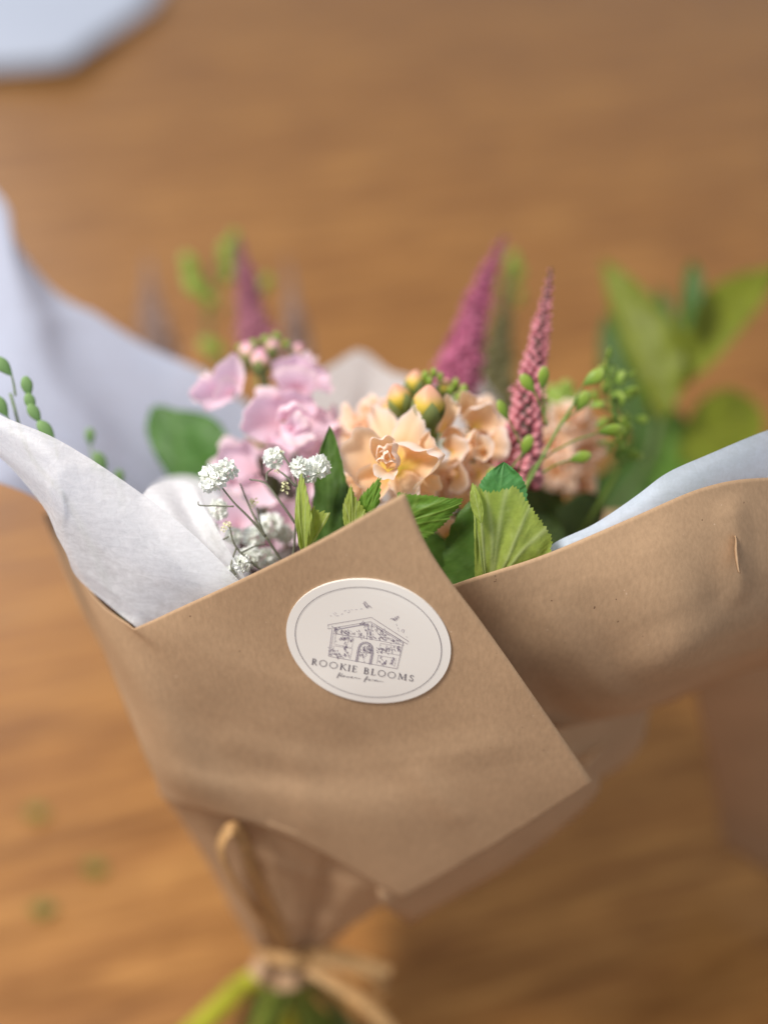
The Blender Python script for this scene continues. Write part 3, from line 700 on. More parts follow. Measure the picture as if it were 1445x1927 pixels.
# --- leaf
def leaf_mesh(name, base, tip, left, right, mat, bend=0.0, serr=0.03, nserr=9, nvein=6, vein=1.0, pw=(0.75, 0.9), nu=48, nvh=9, seed=0, wave=0.02):
    "base, tip, left, right: (px, py, d); left/right are where the blade is widest"
    B, T, Lf, Rg = at(*base), at(*tip), at(*left), at(*right)
    ax = T-B; Ln = np.linalg.norm(ax); a, b = pw
    xm = a/(a+b); pm = xm**a*(1-xm)**b
    P0 = B+ax*xm; dl, dr = Lf-P0, Rg-P0
    nn = np.cross(ax, Rg-Lf); nn /= np.linalg.norm(nn)
    if nn@FW > 0: nn = -nn
    V, Cc = [], []
    ts = np.concatenate([-np.linspace(1, 0, nvh+1)[:-1], np.linspace(0, 1, nvh+1)])
    for i in range(nu):
        s = 0.004+0.992*i/(nu-1)
        prof = (s**a*(1-s)**b)/pm
        saw = (s*nserr) % 1.0
        se = 1+serr*(saw*2-1)*min(1, 6*(1-s))
        for tt in ts:
            side = dl if tt < 0 else dr; q = abs(tt)
            g = prof*q*(se if q > 0.8 else 1+(se-1)*max(0, (q-.5)/.3))
            P = B+ax*s+side*g*(1)+ax*0.0
            h = bend*Ln*4*s*(1-s) - 0.06*Ln*0 + wave*Ln*math.sin(9*s+3*tt+seed)*q
            vv = math.exp(-(q*prof/0.045)**2)
            for k in range(1, nvein+1):
                s0 = (k-0.4)/(nvein+0.6)*0.9; dist = (s-s0-0.16*(q*prof)-0.16*(q*prof)**2)*0.9
                vv = max(vv, math.exp(-(dist/0.011)**2)*(0.75-.35*q))
            h += 0.012*Ln*vv*vein + 0.035*Ln*q*noise.noise(Vector((s*7, tt*3.2, seed*3.3)))
            V.append(P+nn*h); Cc.append((min(1, vv*vein*0.75), 0, 0))
    nv = len(ts)
    return mesh(name, V, gridfaces(nu, nv), mat, Cc)
def leaf(root, *a, **k):
    m = leaf_mesh('leaf', *a, **k)
    if root is None: return put('leaf', m)
    return put('leaf', m, root)

# ================================================================== peach stock, front
pe = thing('peach_stock', 'large ruffled peach stock head in full bloom behind the top corner of the kraft panel', 'flower', TIE)
stalk(pe, (800, 900), .400, .0030, .0024, STEM, (0.02, -0.01, -0.13), (0.01, 0))
tube_obj('stem', [at(800, 900, .40), at(815, 820, .395), at(815, 740, .385)], [.0024, .0020, .0014], STEM, pe)
# main front floret from single petals (the way they lie in bloom), then its crumpled heart
mf = put('floret', CENTER, pe, frame(at(748, 905, .372), cdir(0.1, .5, 1), None, 0, .0016), 'large front bloom with a yellow heart and pale pink rims')
c_ = (746, 886, .366)
for k_, (base, out, cup, curl, ruff) in enumerate([
    (c_, [(702, 850, .372), (690, 790, .380), (705, 770, .382), (742, 778, .380), (752, 830, .374)], .05, .06, .03),
    (c_, [(694, 925, .364), (650, 900, .362), (638, 860, .361), (648, 815, .362), (684, 803, .363), (716, 822, .364)], .10, .12, .03),
    (c_, [(736, 838, .368), (746, 796, .367), (775, 764, .366), (796, 776, .366), (806, 815, .366), (792, 840, .366)], -.08, .05, .02),
    (c_, [(790, 850, .362), (800, 815, .362), (822, 816, .360), (832, 850, .360), (812, 880, .362)], .10, .14, .03),
    (c_, [(741, 836, .360), (758, 824, .357), (784, 830, .354), (806, 842, .352), (828, 838, .350), (846, 850, .349), (832, 874, .350), (812, 896, .352), (796, 916, .355)], .20, .22, .02),
    (c_, [(800, 898, .358), (792, 930, .356), (766, 948, .355), (744, 938, .356), (730, 915, .359)], -.10, .06, .05),
    (c_, [(736, 912, .361), (716, 940, .359), (690, 948, .358), (672, 930, .358), (664, 898, .359), (690, 880, .361)], .08, .12, .05),
    (c_, [(806, 890, .362), (834, 900, .360), (832, 930, .360), (806, 940, .361), (786, 930, .362)], .08, .12, .08),
    ((728, 878, .357), [(712, 868, .354), (696, 850, .352), (694, 822, .352), (716, 812, .351), (738, 818, .351), (744, 838, .352)], .12, .16, .05),
    ((730, 880, .354), [(706, 872, .351), (706, 848, .349), (722, 832, .348), (738, 834, .348), (744, 856, .350)], .22, .20, .08),
    ((730, 884, .352), [(744, 886, .349), (754, 868, .347), (748, 838, .346), (736, 830, .346), (726, 846, .348)], .20, .22, .08),
    ((728, 884, .350), [(708, 862, .347), (714, 858, .3455), (728, 868, .345), (742, 862, .345), (748, 872, .347)], .25, .20, .06),
    ((730, 890, .350), [(700, 872, .348), (704, 886, .346), (722, 898, .345), (742, 896, .346), (750, 880, .348)], .20, .25, .06),
    ((728, 880, .348), [(716, 866, .345), (720, 850, .344), (730, 848, .344), (736, 860, .345)], .25, .25, .1)]):
    fan(mf, 'peach', base, out, cup, curl, ruff, k_, s0=0.0 if k_ < 9 else .35, rim=.9 if k_ < 9 else .5)
rf = put('floret', CENTER, pe, frame(at(862, 850, .395), cdir(0.4, .3, 1), None, 0, .0016), 'crumpled blooms on the right side of the peach head')
for k_, (base, out, cup, curl, ruff) in enumerate([
    ((832, 818, .378), [(818, 812, .376), (832, 770, .372), (838, 734, .370), (856, 742, .370), (866, 765, .371), (850, 792, .374), (836, 812, .376)], .05, .14, .02),
    ((880, 800, .388), [(858, 770, .384), (860, 744, .382), (880, 730, .380), (896, 742, .380), (902, 770, .384)], .15, .16, .04),
    ((890, 810, .386), [(866, 790, .382), (884, 762, .378), (916, 754, .376), (938, 762, .376), (944, 800, .380), (920, 824, .384)], .12, .14, .03),
    ((850, 850, .378), [(824, 822, .374), (846, 796, .371), (870, 806, .370), (886, 822, .370), (896, 806, .371), (902, 834, .372), (886, 856, .375)], .14, .14, .05),
    ((850, 852, .376), [(830, 830, .372), (850, 818, .370), (872, 828, .368), (878, 846, .369), (866, 864, .371), (846, 884, .373)], .12, .15, .03),
    ((905, 850, .380), [(880, 846, .376), (888, 822, .373), (908, 820, .372), (922, 838, .372), (920, 860, .374), (900, 874, .376)], .15, .18, .06),
    ((908, 852, .378), [(916, 866, .374), (900, 872, .372), (886, 862, .371), (890, 846, .371), (904, 838, .371)], -.15, .1, .04),
    ((925, 840, .384), [(924, 816, .380), (940, 800, .378), (954, 830, .378), (950, 860, .380), (930, 872, .382)], .12, .14, .05),
    ((860, 890, .376), [(838, 868, .373), (856, 862, .371), (872, 884, .371), (880, 912, .372), (862, 930, .374), (842, 925, .375)], .12, .16, .05),
    ((900, 890, .380), [(884, 872, .377), (912, 870, .375), (934, 888, .375), (932, 920, .377), (906, 936, .379), (886, 920, .379)], .12, .14, .05),
    ((870, 960, .382), [(846, 940, .379), (872, 920, .377), (900, 934, .377), (896, 968, .380)], .1, .12, .06),
    ((840, 1010, .380), [(815, 1020, .377), (822, 990, .374), (846, 976, .373), (868, 990, .374), (862, 1016, .377)], .1, .15, .08)]):
    fan(rf, 'peach', base, out, cup, curl, ruff, 50+k_, s0=.12)
floret(pe, 'peach', 890, 800, .405, 66, (.25, .55, .8), 0.4, 21, (5, 5, 4))
floret(pe, 'peach', 905, 862, .402, 60, (.6, .1, .9), 1.4, 22, (5, 6, 5), closed=8)
floret(pe, 'peach', 850, 905, .395, 60, (.3, -.3, 1), 2.2, 23, (5, 5, 4), closed=10)
floret(pe, 'peach', 700, 800, .395, 66, (-.6, .5, .8), 0.9, 24, (5, 4, 3))
floret(pe, 'peach', 690, 905, .380, 60, (-.5, -.2, 1), 2.9, 25, (5, 4, 3))
floret(pe, 'peach', 840, 985, .385, 46, (.2, -.7, .8), 1.9, 26, (5, 3, 2), closed=35)
floret(pe, 'peach', 780, 900, .388, 70, (0, -.5, 1), .3, 27, (5, 3, 2), closed=12)
for b_ in [(752, 752, .378, 27, (-.35, 1, .15)), (806, 762, .368, 34, (.05, 1, .35)), (782, 722, .388, 23, (0, 1, .1)), (835, 730, .392, 17, (.5, 1, .1)), (733, 770, .390, 19, (-.6, 1, .1))]:
    bud(pe, 'peach', b_[0], b_[1], b_[2], b_[3], b_[4], b_[0])
GREENBUD = sphere_mesh('tip_bud', POD, 10, 8)
for (x, y, d, r) in [(800, 708, .385, 9), (816, 702, .386, 8), (828, 710, .387, 8), (808, 718, .383, 8), (857, 722, .39, 9), (872, 736, .388, 11), (848, 735, .39, 8), (862, 748, .388, 9)]:
    put('tip_bud', GREENBUD, pe, frame(at(x, y, d), cdir(.1, 1, .4), None, 0, r*d/F) @ Matrix.Diagonal((.8, .8, 1.3, 1)))

# peach stock further back on the right
pb = thing('peach_stock', 'smaller peach stock head further back, to the right of the rose-pink flower spike', 'flower', TIE)
stalk(pb, (1060, 900), .455, .0028, .0022, STEM, (0.035, 0.01, -0.125), (0.03, 0))
tube_obj('stem', [at(1060, 900, .455), at(1068, 820, .455), at(1050, 745, .455)], [.0022, .0018, .0012], STEM_DARK, pb)
for k, (x, y, r, ax) in enumerate([(1075, 790, 52, (.3, .6, 1)), (1040, 838, 46, (-.3, .2, 1)), (1095, 845, 50, (.6, .1, 1)), (1050, 885, 48, (-.1, -.2, 1)), (1092, 905, 44, (.4, -.4, 1)), (1022, 880, 36, (-.7, 0, 1))]):
    floret(pb, 'peach', x, y, .432+.004*(k % 3), r, ax, k*1.1, 40+k, (5, 4, 3), closed=8)
for (x, y, d, r) in [(1040, 740, .455, 17), (1065, 730, .455, 15), (1052, 755, .45, 19), (1078, 752, .455, 15), (1030, 760, .455, 13)]:
    put('tip_bud', sphere_mesh('tip_bud', m_plain('tip_green', (0.17, .21, .07)), 8, 6) if False else GREENBUD, pb, frame(at(x, y, d), cdir(.1, 1, .4), None, 0, r*d/F))

# ================================================================== lilac stock
li = thing('lilac_stock', 'stem of blurred lilac-pink stock flowers standing behind the small white flowers', 'flower', TIE)
stalk(li, (520, 960), .43, .0030, .0024, STEM, (-0.012, 0.0, -0.13), (-0.01, 0))
tube_obj('stem', [at(520, 960, .43), at(510, 820, .425), at(495, 700, .42)], [.0024, .0022, .0016], STEM_DARK, li)
for k, (x, y, d, r, ax, ps, cl) in enumerate([
    (405, 738, .414, 44, (-.9, .3, .6), (5, 3, 1), 18), (565, 704, .418, 56, (.2, 1, .45), (5, 3, 1), 8), (535, 790, .408, 72, (-.1, .1, 1), (6, 3, 0), 0),
    (625, 812, .412, 52, (.8, .0, .7), (5, 3, 1), 8), (446, 880, .412, 56, (-.7, .1, .9), (5, 3, 1), 8), (592, 880, .410, 56, (.4, -.1, .9), (5, 3, 1), 8),
    (455, 975, .410, 50, (-.4, -.4, .9), (5, 2, 1), 12), (560, 965, .408, 54, (.3, -.4, .9), (5, 2, 1), 8), (505, 1030, .406, 46, (0, -.5, .9), (5, 2, 1), 14)]):
    floret(li, 'lilac', x, y, d, r, ax, k*0.9+.3, 60+k, ps, closed=cl)
groups = {
 'left': ((440, 730, .412), [
    ((448, 722, .410), [(438, 760, .404), (405, 772, .400), (377, 778, .398), (354, 742, .398), (367, 718, .399), (392, 716, .401)], .10, .12, .03),
    ((450, 725, .408), [(385, 722, .399), (400, 700, .399), (435, 668, .402), (458, 700, .405), (452, 745, .404)], .08, .14, .03),
    ((445, 735, .405), [(400, 752, .396), (410, 725, .395), (440, 715, .397), (450, 748, .400)], .15, .16, .06)]),
 'top': ((560, 720, .412), [
    ((560, 728, .410), [(504, 712, .404), (512, 680, .404), (540, 664, .406), (575, 668, .408), (585, 700, .408)], .06, .12, .03),
    ((565, 728, .408), [(555, 690, .402), (590, 680, .402), (615, 694, .403), (630, 722, .404), (624, 742, .406)], .06, .12, .03),
    ((560, 732, .405), [(522, 736, .400), (516, 708, .398), (545, 692, .396), (580, 700, .397), (600, 722, .399), (592, 736, .402)], .14, .14, .05)]),
 'main': ((545, 800, .398), [
    ((535, 800, .396), [(520, 842, .390), (470, 828, .386), (446, 806, .385), (442, 776, .385), (470, 752, .386), (504, 738, .388), (526, 750, .391)], .10, .12, .02),
    ((540, 795, .396), [(500, 745, .392), (525, 732, .390), (567, 728, .389), (596, 752, .390), (604, 785, .392)], .10, .14, .02),
    ((550, 800, .396), [(596, 762, .392), (622, 772, .392), (642, 796, .393), (626, 814, .394), (600, 832, .395)], .08, .12, .03),
    ((540, 805, .394), [(612, 818, .390), (592, 846, .389), (550, 856, .388), (512, 846, .388), (500, 826, .389)], .10, .12, .04),
    ((546, 800, .390), [(516, 800, .384), (522, 770, .382), (550, 756, .381), (582, 766, .382), (590, 792, .384)], .16, .18, .04),
    ((546, 804, .388), [(586, 790, .381), (590, 816, .381), (562, 832, .380), (534, 822, .381), (526, 806, .383)], .18, .18, .05),
    ((550, 802, .385), [(536, 796, .379), (548, 780, .378), (570, 786, .378), (574, 806, .379), (556, 814, .380)], .22, .2, .08)]),
 'low': ((480, 880, .402), [
    ((490, 890, .400), [(450, 908, .395), (410, 885, .393), (402, 852, .394), (430, 832, .396), (462, 826, .398), (486, 850, .398)], .10, .12, .03),
    ((500, 890, .400), [(486, 850, .396), (512, 838, .395), (545, 850, .395), (550, 885, .396), (530, 910, .397)], .12, .14, .04),
    ((490, 895, .398), [(530, 945, .392), (495, 962, .391), (462, 945, .391), (450, 910, .392), (475, 895, .394)], .08, .12, .03),
    ((580, 905, .402), [(550, 925, .396), (548, 880, .395), (580, 862, .395), (612, 880, .396), (618, 920, .397), (590, 945, .398)], .12, .14, .04),
    ((600, 860, .403), [(590, 850, .398), (598, 815, .397), (630, 810, .398), (650, 845, .400), (632, 875, .401)], .1, .14, .04),
    ((450, 985, .400), [(400, 985, .395), (410, 940, .393), (450, 935, .393), (480, 965, .394), (470, 1010, .396)], .1, .12, .04),
    ((540, 990, .400), [(500, 1000, .395), (505, 955, .393), (545, 940, .393), (585, 960, .394), (590, 1005, .396), (550, 1030, .397)], .1, .12, .04)])}
for gi, (nm, (cc, plist)) in enumerate(groups.items()):
    fl = put('floret', CENTER, li, frame(at(cc[0], cc[1], cc[2]+.003), cdir(0, .2, 1), None, 0, .002))
    for k, (base, out, cup, curl, ruff) in enumerate(plist): fan(fl, 'lilac', base, out, cup, curl, ruff, 300+10*gi+k, s0=.25, rim=.45)
for b_ in [(468, 665, .415, 20, (-.3, 1, .1)), (490, 680, .405, 22, (0, 1, .3)), (512, 655, .42, 17, (.2, 1, .1)), (560, 662, .425, 15, (.3, 1, .1)), (450, 690, .415, 16, (-.5, 1, .1))]:
    bud(li, 'lilac', b_[0], b_[1], b_[2], b_[3], b_[4], b_[0])
for (x, y, r) in [(478, 648, 10), (500, 640, 10), (520, 634, 9), (452, 655, 8), (538, 648, 8)]:
    put('tip_bud', GREENBUD, li, frame(at(x, y, .42), cdir(.1, 1, .4), None, 0, r*.42/F))

# ================================================================== flower spikes
def spike_bud_mesh(mat, lopen):
    V, Fc, Cc = [], [], []
    for i in range(5):
        f = i/4; r = [0.35, .72, .85, .6, .08][i]
        for k in range(6):
            a = 2*math.pi*k/6; V.append((r*math.cos(a), r*math.sin(a), f*2.0-.3)); Cc.append((f, 0, 0))
    Fc = gridfaces(5, 6, closed=True)
    if lopen:
        for q in range(4):
            o = len(V); a = q*math.pi/2+.3; c, s = math.cos(a), math.sin(a)
            for (rr_, ww, z) in ((.2, .25, 1.2), (.9, .5, 2.0), (1.5, .05, 2.3)):
                for sg in (-1, 1): V.append((rr_*c-sg*ww*s, rr_*s+sg*ww*c, z)); Cc.append((z/2.4, 0, 0))
            Fc += [(o, o+1, o+3, o+2), (o+2, o+3, o+5, o+4)]
    return mesh('bud', V, Fc, mat, Cc)
def spike(root, pts, r0, n, mat, core, single=True, fuzz=0.0, seed=0, bs=1.0):
    P = cr(np.array([at(*q) for q in pts]), 60); r = random.Random(seed)
    V, Fc = tube(P, [r0*.55, r0*.50, r0*.36, r0*.2, r0*.06], core, n=50, seg=10)
    put('core', mesh('core', V, Fc, core), root)
    mA, mB = spike_bud_mesh(mat, False), spike_bud_mesh(mat, True)
    T = np.gradient(P, axis=0); acc = []
    for k in range(n):
        f = 1-(1-k/n)**1.0; f = (k+.5)/n; f = 1-(1-f)**0.62 if True else f
        i = f*59; a = int(i); pp = P[a]+(P[min(a+1, 59)]-P[a])*(i-a); tt = Vector(T[a]).normalized()
        th = k*2.39996+r.uniform(-.2, .2); u = tt.orthogonal().normalized(); v = tt.cross(u)
        rad = u*math.cos(th)+v*math.sin(th)
        rr_ = (r0*(1-f**1.25)*.74+r0*.05)*r.uniform(.92-.25*fuzz, 1.08+.35*fuzz); s = r0*bs*(.185*(1-f)+.075)*r.uniform(.8, 1.2)
        z = (rad*(.9+fuzz)+tt*(.9 if f > .25 else .5)).normalized()
        M = frame(Vector(pp)+rad*rr_*.75, z, None, r.uniform(0, 6), s)
        m = mB if r.random() < fuzz*(1.3-f) else mA
        if single: put('bud', m, root, M)
        else: acc.append((m, M))
    if acc:
        VV, FF, CC = [], [], []
        for m, M in acc:
            o = len(VV); VV += [tuple(M @ v.co) for v in m.vertices]; FF += [tuple(x+o for x in p_.vertices) for p_ in m.polygons]
            CC += [(m.color_attributes[0].data[i].color[0], 0, 0) for i in range(len(m.vertices))]
        put('buds', mesh('buds', VV, FF, mat, CC), root, None, None, 'stuff')
GS = 'flower spikes of the bouquet'
def spike_thing(label, pts, r0, n, mat, core=None, stem_mat=None, foot=(0, 0, -.12), **k):
    o = thing('flower_spike', label, 'flower', TIE, GS)
    spike(o, pts, r0, n, mat, core or DARKCORE, **k)
    b = at(*pts[0]); tube_obj('stem', [TIE+np.array(foot), TIE, (TIE+b)/2, b], [.0022, .0022, .0018, .0016], stem_mat or STEM, o, n=24)
    return o
spike_thing('rose-pink tapering flower spike in fair focus to the right of the peach flowers', [(975, 915, .390), (985, 820, .388), (1003, 700, .391), (1022, 600, .396), (1037, 505, .402)], .0082, 270, VER_BUD, single=True, fuzz=.12, seed=1, foot=(0.03, -.01, -.13))
spike_thing('blurred magenta flower spike leaning right above the peach flowers', [(850, 740, .468), (872, 660, .472), (895, 575, .48), (923, 505, .488), (950, 442, .495)], .0082, 280, VER_MAG, single=True, fuzz=.75, seed=2, foot=(0.02, .012, -.13), bs=.95)
spike_thing('thin mauve flower spike rising above the lilac flowers', [(492, 680, .52), (478, 610, .53), (465, 540, .54), (456, 490, .545), (450, 445, .55)], .0085, 240, VER_MAUVE, single=False, fuzz=.3, seed=3, foot=(-.02, .01, -.13))
spike_thing('faint brownish spike far behind the left tissue sheet', [(300, 690, .70), (292, 620, .71), (284, 560, .72), (278, 480, .74)], .0120, 200, VER_GREY, GREYCORE, single=False, fuzz=.3, seed=4, foot=(-.03, .01, -.13))
spike_thing('faint dark spike standing behind the right side of the lilac flowers', [(562, 690, .66), (556, 620, .67), (550, 560, .68), (540, 480, .70)], .0085, 180, VER_GREY, GREYCORE, single=False, fuzz=.3, seed=5, foot=(0, .02, -.13))
spike_thing('dark olive spike out of focus between the magenta and the rose-pink spikes', [(925, 790, .56), (935, 690, .57), (945, 600, .58), (958, 500, .59)], .0115, 220, VER_OLIVE, single=False, fuzz=.2, seed=6, foot=(.02, .02, -.13))

# ================================================================== small white flowers
def puff_mesh(name, mat, n, seed):
    r = random.Random(seed); V, Fc, Cc = [], [], []
    for k in range(n):
        z = 1-1.55*(k+.5)/n; a = k*2.39996; q = math.sqrt(max(0, 1-z*z))
        nd = Vector((q*math.cos(a), q*math.sin(a), z)).normalized(); M = frame(nd*.45, nd, None, r.uniform(0, 6), r.uniform(.36, .52))
        M = M @ Matrix.Rotation(r.uniform(-.7, .7), 4, 'X'); ph = r.uniform(0, 6); o = len(V)
        for i in range(4):
            s = i/3
            for j in range(6):
                tt = -1+2*j/5; x = s*math.sin(tt*.9)*(1-.1*tt*tt); y = s*math.cos(tt*.9)-.35; zz = .9*s*s*.6+.22*s*math.sin(5*tt+ph)+.1
                V.append(tuple(M @ Vector((x, y, zz)))); Cc.append((min(1, .25+s*.8*(0.6+.4*q)), .0, 0))
        Fc += gridfaces(4, 6, o)
    return mesh(name, V, Fc, mat, Cc)
PUFF = [puff_mesh('blossom', WHITEP, 42, 70+k) for k in range(3)]; SBUD = [puff_mesh('bud', CREAMP, 10, 80+k) for k in range(2)]
gy = thing('white_filler_flower', 'sprig of tiny white double flowers on thin grey-green branches, in focus before the lilac blooms', 'flower', TIE)
def br(pts, r0=.00042, r1=.00024): tube_obj('branch', [at(*q) for q in pts], [r0, r1], STEM_GREY, gy, seg=6, n=6*len(pts))
tube_obj('stem', [TIE+np.array([0, -.01, -.12]), TIE, (TIE+at(560, 1180, .37))/2, at(560, 1180, .37), at(548, 1090, .36)], [.0011, .0009, .0006], STEM_GREY, gy, n=30)
br([(548, 1090, .36), (520, 1040, .355), (500, 1010, .352)], .0005, .0004); br([(500, 1010, .352), (470, 975, .350), (440, 945, .348), (414, 912, .347)]); br([(500, 1010, .352), (475, 965, .352), (452, 910, .356)])
br([(548, 1090, .36), (556, 1000, .352), (558, 940, .349), (556, 900, .348), (540, 868, .349), (528, 850, .350)]); br([(556, 985, .352), (528, 945, .350), (500, 910, .350), (470, 902, .352)])
br([(556, 915, .348), (538, 896, .348), (522, 884, .350)]); br([(558, 940, .349), (572, 905, .347), (575, 893, .347)]); br([(502, 905, .350), (503, 890, .351), (514, 882, .352)], .0003)
br([(440, 953, .348), (410, 952, .349), (377, 951, .348), (373, 944, .348)], .00028, .00016); br([(500, 1010, .352), (490, 985, .355), (484, 955, .357)], .0003)
br([(548, 1090, .36), (490, 1070, .354), (445, 1030, .351), (432, 990, .350)]); br([(445, 1030, .351), (435, 1065, .35), (445, 1082, .35)], .0003); br([(455, 1040, .351), (480, 1028, .356), (500, 1024, .358)], .0003)
br([(490, 1070, .354), (462, 1050, .352), (448, 1062, .351)], .0003); br([(430, 1010, .351), (408, 1020, .354), (398, 1005, .356)], .0003)
for k, (x, y, d, r, ax) in enumerate([(402, 899, .346, 30, (-.5, .5, 1)), (428, 884, .347, 25, (.4, .5, 1)), (392, 912, .348, 18, (-.8, -.1, 1)), (517, 862, .352, 24, (-.2, .6, 1)), (566, 880, .347, 24, (-.3, .4, 1)), (600, 878, .348, 27, (.5, .4, 1)), (583, 896, .349, 17, (0, -.2, 1)),
        (412, 958, .362, 24, (-.4, .2, 1)), (455, 1062, .352, 22, (0, .3, 1)), (432, 1082, .352, 20, (-.4, .2, 1)), (478, 1010, .372, 26, (.2, .4, 1)), (510, 990, .378, 30, (.2, .4, 1)), (395, 1000, .366, 22, (-.5, .3, 1)), (470, 1048, .362, 26, (.3, .5, 1)), (500, 1050, .37, 24, (.3, .5, 1)), (410, 1035, .362, 20, (-.5, .3, 1)), (535, 1005, .382, 24, (.2, .4, 1)), (440, 1008, .368, 20, (0, .3, 1))]):
    R = r*1.06*d/F; put('blossom', PUFF[k % 3], gy, frame(at(x, y, d), cdir(*ax), None, k*1.7, R))
for k, (x, y, d, r) in enumerate([(479, 944, .355, 10), (536, 921, .350, 11), (427, 988, .350, 9), (421, 996, .351, 7), (530, 852, .350, 6), (522, 887, .35, 6), (433, 990, .351, 6), (408, 1014, .354, 8), (536, 912, .351, 8), (476, 950, .356, 7)]):
    put('bud', SBUD[k % 2], gy, frame(at(x, y, d), cdir(.1, .8, .6), None, k, r*1.1*d/F))

# ================================================================== seed-pod sprigs
def pod_shape(x, y, z, a):
    f = (z+1)/2; r = math.sin(math.pi*min(1, f*.93+.02))**.8*(0.55+.55*f)
    return x/max(1e-6, math.hypot(x, y) or 1)*r*.72*(math.hypot(x, y) > 0), y/max(1e-6, math.hypot(x, y) or 1)*r*.26, z*1.15
PODM = sphere_mesh('pod', POD, 14, 12, pod_shape); PODS = sphere_mesh('pod', POD_SAGE, 14, 12, pod_shape)
def pod(root, px, py, d, rpx, ang, turn=0.3, m=PODM, foot=None):
    A = math.radians(ang); z = cdir(math.cos(A), math.sin(A), .15)
    M = frame(at(px, py, d), z, Vector(cdir(-math.sin(A), math.cos(A), 0)), turn, rpx*d/F)
    put('pod', m, root, M)
    if foot is not None:
        b = at(px, py, d)-z*rpx*d/F*1.1; tube_obj('stalk', [at(*foot), (at(*foot)+b)/2+UP*.0006, b], [.00036, .00026], STEM, root, seg=6, n=12)
sp = thing('seed_pod_sprig', 'sprig of small flat green seed pods crossing in front of the rose-pink spike', 'flower', TIE)
tube_obj('stem', [TIE+np.array([.03, 0, -.12]), TIE, (TIE+at(960, 1120, .385))/2, at(960, 1120, .385), at(975, 960, .375), at(1010, 880, .375), at(1060, 790, .378), at(1100, 735, .382)], [.0010, .0009, .0006, .0005], STEM, sp, n=44)
for (x, y, r, an, fx, fy) in [(947, 772, 19, 118, 985, 850), (993, 722, 19, 128, 1030, 800), (1022, 711, 19, 85, 1026, 800), (1116, 711, 21, 35, 1075, 770), (1095, 756, 20, 60, 1058, 796), (991, 838, 18, 70, 975, 890),
        (1148, 810, 21, 10, 1040, 850), (1091, 861, 19, 15, 1020, 890), (924, 898, 17, 75, 925, 960)]:
    pod(sp, x, y, .372 if x < 1050 else .378, r, an, (x*.37) % .8-.2, PODM, (fx, fy, .376))
tube_obj('stalk', [at(975, 960, .376), at(1000, 885, .376), at(1040, 850, .378)], [.0005, .0003], STEM, sp, seg=6); tube_obj('stalk', [at(975, 960, .376), at(955, 900, .374), at(985, 850, .372)], [.0005, .0003], STEM, sp, seg=6)
sd = thing('seed_pod_sprig', 'denser cluster of green pods and buds at the tip right of the back peach head', 'flower', TIE)
tube_obj('stem', [TIE+np.array([.035, .01, -.12]), TIE, (TIE+at(1080, 1080, .43))/2, at(1120, 960, .42), at(1160, 850, .405), at(1150, 760, .40), at(1148, 690, .398)], [.0012, .0010, .0007, .0006], STEM, sd, n=44)
r_ = random.Random(3)
for k in range(34):
    y = r_.uniform(690, 860); x = 1155+r_.gauss(0, 18)+(y-760)*.08; an = r_.uniform(-10, 120)
    pod(sd, x, y, .400+r_.uniform(-.008, .012), r_.uniform(9, 14), an, r_.uniform(0, 3), PODM, (1155, y+16, .405))
for (x, y, r, an) in [(1145, 668, 13, 80), (1184, 736, 16, 5), (1175, 800, 14, -20), (1140, 690, 12, 95)]: pod(sd, x, y, .398, r, an, .9, PODM, (1155, y+22, .402))
sl = thing('seed_pod_sprig', 'sage-green pods showing above the left tissue fold at the very edge of the picture', 'flower', TIE)
tube_obj('stem', [TIE+np.array([-.03, 0, -.12]), TIE, at(330, 1400, .44), at(160, 1000, .40), at(60, 860, .375), at(20, 740, .372)], [.0010, .0008, .0004], STEM, sl, n=44)
for (x, y, r, an, d) in [(8, 690, 19, 130, .366), (3, 765, 19, 120, .366), (52, 728, 17, 100, .366), (58, 758, 16, 105, .366), (66, 778, 17, 120, .366), (88, 810, 19, 130, .366)]:
    pod(sl, x, y, d, r*1.05, an, .2, PODS, (x+22, y+55, .37))
for (x, y, r, an, d) in [(170, 822, 15, 90, .415), (190, 872, 20, 110, .405), (225, 900, 15, 90, .41)]: pod(sl, x, y, d, r, an, .2, PODS, (x+10, y+70, .41))
su = thing('seed_pod_sprig', 'blurred green pod sprig standing far back above the left tissue, left of the mauve spike', 'flower', TIE)
tube_obj('stem', [TIE+np.array([-.02, .02, -.12]), TIE, at(430, 900, .56), at(400, 680, .60), at(390, 560, .61), at(420, 470, .62)], [.0014, .0012, .0008], STEM_DARK, su, n=44)
for (x, y, r, an) in [(360, 500, 24, 120), (375, 545, 28, 140), (358, 525, 22, 100), (425, 475, 22, 80), (440, 450, 16, 80), (402, 655, 26, 150), (395, 570, 16, 60), (428, 520, 18, 60), (500, 535, 18, 70), (430, 490, 20, 100)]: pod(su, x, y, .60, r, an, .4, PODM, (405, y+50, .605))
sr = thing('seed_pod_sprig', 'blurred green pod tip behind the right side of the magenta spike', 'flower', TIE)
tube_obj('stem', [TIE+np.array([.02, .02, -.12]), TIE, at(850, 1000, .56), at(920, 700, .60), at(958, 520, .61)], [.0014, .0012, .0008], STEM_DARK, sr, n=40)
for (x, y, r, an) in [(965, 500, 24, 90), (972, 520, 18, 60), (950, 545, 16, 120), (975, 560, 16, 80)]: pod(sr, x, y, .605, r, an, .4, PODM, (955, y+40, .61))

